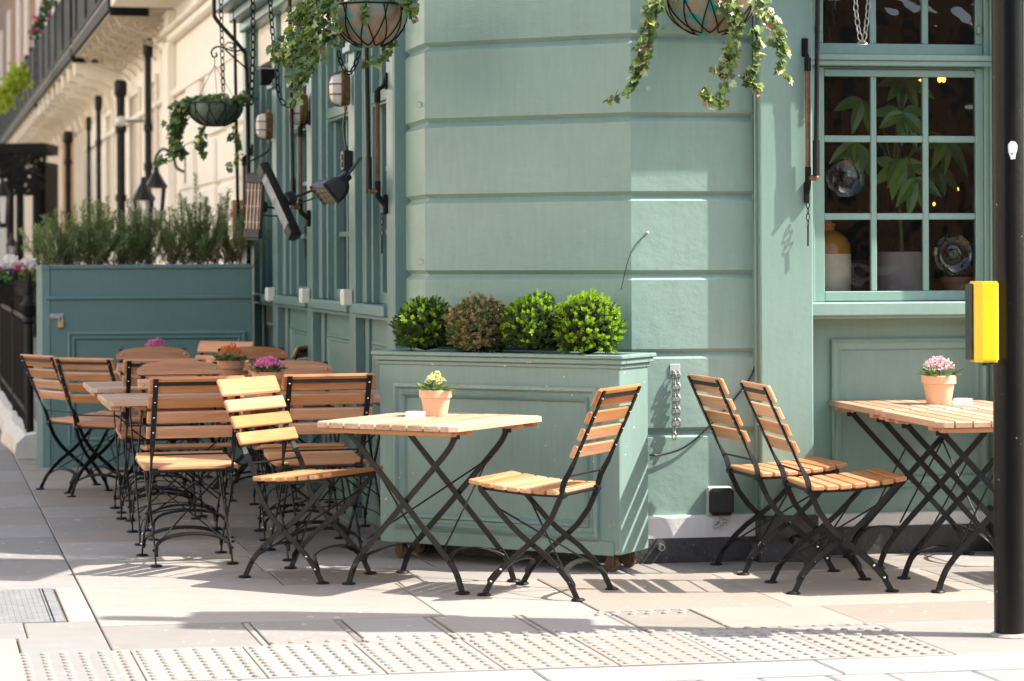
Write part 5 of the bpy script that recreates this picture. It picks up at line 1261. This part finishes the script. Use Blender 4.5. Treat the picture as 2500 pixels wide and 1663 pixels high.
# opposite side of the side street (out of the picture): gives its warm sunlit light back to the shaded front
oh = thing('facing_terrace', 'cream stucco terrace across the side street, out of the picture', 'house')
m = MB(); m.bb((-14, 12.5, 0), (75, 16, 12)); m.build('wall', 'cream', oh, smooth=False, M4=FL)
m = MB()
for k in range(24):
    for z in (1, 4.5, 8): m.bb((-12 + k * 3.6, 12.45, z), (-10.9 + k * 3.6, 12.5, z + 2.1))
m.build('window', 'darkglass', oh, smooth=False, M4=FL)
oh = thing('brick_terrace', 'brown brick terrace across the main street behind the viewer, out of the picture', 'house')
m = MB(); m.bb((-14, -19, 0), (26, -16, 6.5)); m.build('wall', 'brick', oh, smooth=False)
m = MB()
for k in range(11):
    for z in (1, 4.2): m.bb((-13 + k * 3.5, -16.0, z), (-11.7 + k * 3.5, -15.95, z + 1.6))
m.build('window', 'darkglass', oh, smooth=False)

# ---- iron railings, kerb stone and flower box at the left
rt0 = 5.72; rw = 1.50
ra = thing('iron_railing', 'black iron area railing with spear heads on a pale stone kerb', 'railing')
m = MB()
for z in (.95, .28): m.bb((rt0, rw - .02, z), (15, rw + .02, z + .035))
u = rt0 + .14
while u < 15: m.tube([FL.inverted() @ (FL @ Vector((u, rw, .10))), (u, rw, 1.12)], .013, 6); m.lathe([(.013, 0), (.026, .03), (.006, .12), (0, .13)], 6, (u, rw, 1.10)); u += .125
m.build('bar', 'castiron', ra, M4=FL)
for uu in (rt0, rt0 + .28, 8.2, 11):
    m = MB(); m.tube([(uu, rw, .08), (uu, rw, 1.02)], .028, 8); m.lathe([(.028, 0), (.045, .02), (.03, .05), (.055, .09), (.06, .13), (.03, .17), (.022, .2), (.034, .23), (.012, .36), (0, .38)], 10, (uu, rw, .93)); m.build('post', 'castiron', ra, M4=FL)
m = MB(); pts = [FL @ Vector((u, rw + .02 * sin(u * 3), .045)) for u in (rt0 - .28, rt0 + .4, rt0 + 1.2, rt0 + 2.2, rt0 + 3.5, 12, 16)]
m.tube(smooth_path(pts, 4), [.135 + random.uniform(-.012, .012) for _ in range(25)], 10); m.build('stone_kerb', 'plinthstone', ra)
fbx = thing('flower_box', 'window box of pink, white and mauve flowers behind the iron railing', 'flower box'); d = 19.5
m = MB(); a, b = dp(-40, 652, d), dp(78, 700, d); m.bb((a.x, d, b.z), (b.x, d + .3, a.z), 0, .01); m.build('trough', 'castiron', fbx)
rr = random.Random(21); fl_ = {k: MB() for k in ('potleaf', 'olive', 'magenta', 'whitef', 'mauve')}
def blob(key, xd, yd, R, n, s):
    for _ in range(n):
        v = Vector((rr.gauss(0, 1), rr.gauss(0, .7), rr.gauss(0, 1))).normalized() * R * rr.uniform(.3, 1); c = dp(xd, yd, d + .1) + v; fl_[key].fold(c, Vector((rr.gauss(0, 1), rr.gauss(0, 1), rr.gauss(0, 1))), Vector((0, -1, .3)), s, s * .8)
for k in range(9): blob('potleaf', -20 + 9 * k, 645, .09, 60, .05)
blob('olive', 60, 640, .10, 220, .04); blob('olive', 74, 655, .09, 160, .04)
for (k, x, y) in (('magenta', 38, 618), ('magenta', 50, 622), ('whitef', 60, 610), ('whitef', 70, 605), ('whitef', 20, 606), ('whitef', 4, 612), ('mauve', 12, 632), ('mauve', 24, 634), ('whitef', 30, 602), ('magenta', -8, 622)): blob(k, x, y, .05, 70, .035)
for k, mm in fl_.items(): mm.build({'potleaf': 'leaf', 'olive': 'olive_leaf'}.get(k, k.rstrip('f') + '_flower'), k, fbx, smooth=False)
def clump(name, label, pts, d, R, mats, n, s):
    t = thing(name, label, 'plant'); rr = random.Random(int(R * 1000))
    for mt, fr_ in mats:
        m = MB()
        for (xs, ys) in pts:
            for _ in range(int(n * fr_)):
                v = Vector((rr.gauss(0, .6), rr.gauss(0, .6), rr.gauss(0, .6))) * R; m.fold(dp(xs * KD, ys * KD, d) + v, Vector((rr.gauss(0, 1), rr.gauss(0, 1), rr.gauss(0, 1))), Vector((0, -1, .3)), s, s * .7)
        m.build('leaf' if mt in ('limeleaf', 'potleaf') else 'flower', mt, t, smooth=False)
clump('balcony_plant', 'lime green plant spilling over the far balcony railing', [(48, 182), (38, 200), (25, 215), (12, 232), (4, 250), (44, 200)], 42, .13, [('limeleaf', 1)], 100, .10)
clump('balcony_plant', 'dark trailing plant with pink flowers on the upper canopy', [(118, 8), (110, 28), (100, 48), (92, 66), (84, 82)], 40, .065, [('potleaf', .9), ('magenta', .16)], 55, .08)
# menu case on the last pier
mc = thing('menu_case', 'small wooden menu case on the end of the pub, left of the wide heater', 'menu case', FL @ T3(5.27, .10, zat(516, 5.27)))
m = MB(); m.bb((-.05, -.10, -.17), (.05, .02, .17), 0, .006); m.build('frame', 'ochre', mc); m = MB(); m.bb((-.056, -.085, -.14), (-.051, .0, .13)); m.bb((-.04, .0205, -.14), (.04, .024, .13)); m.build('paper', 'opal', mc)
m = MB(); m.bb((-.057, -.075, .06), (-.0562, -.03, .11)); m.bb((-.03, .0245, .05), (.02, .026, .11)); m.build('print', 'red', mc)
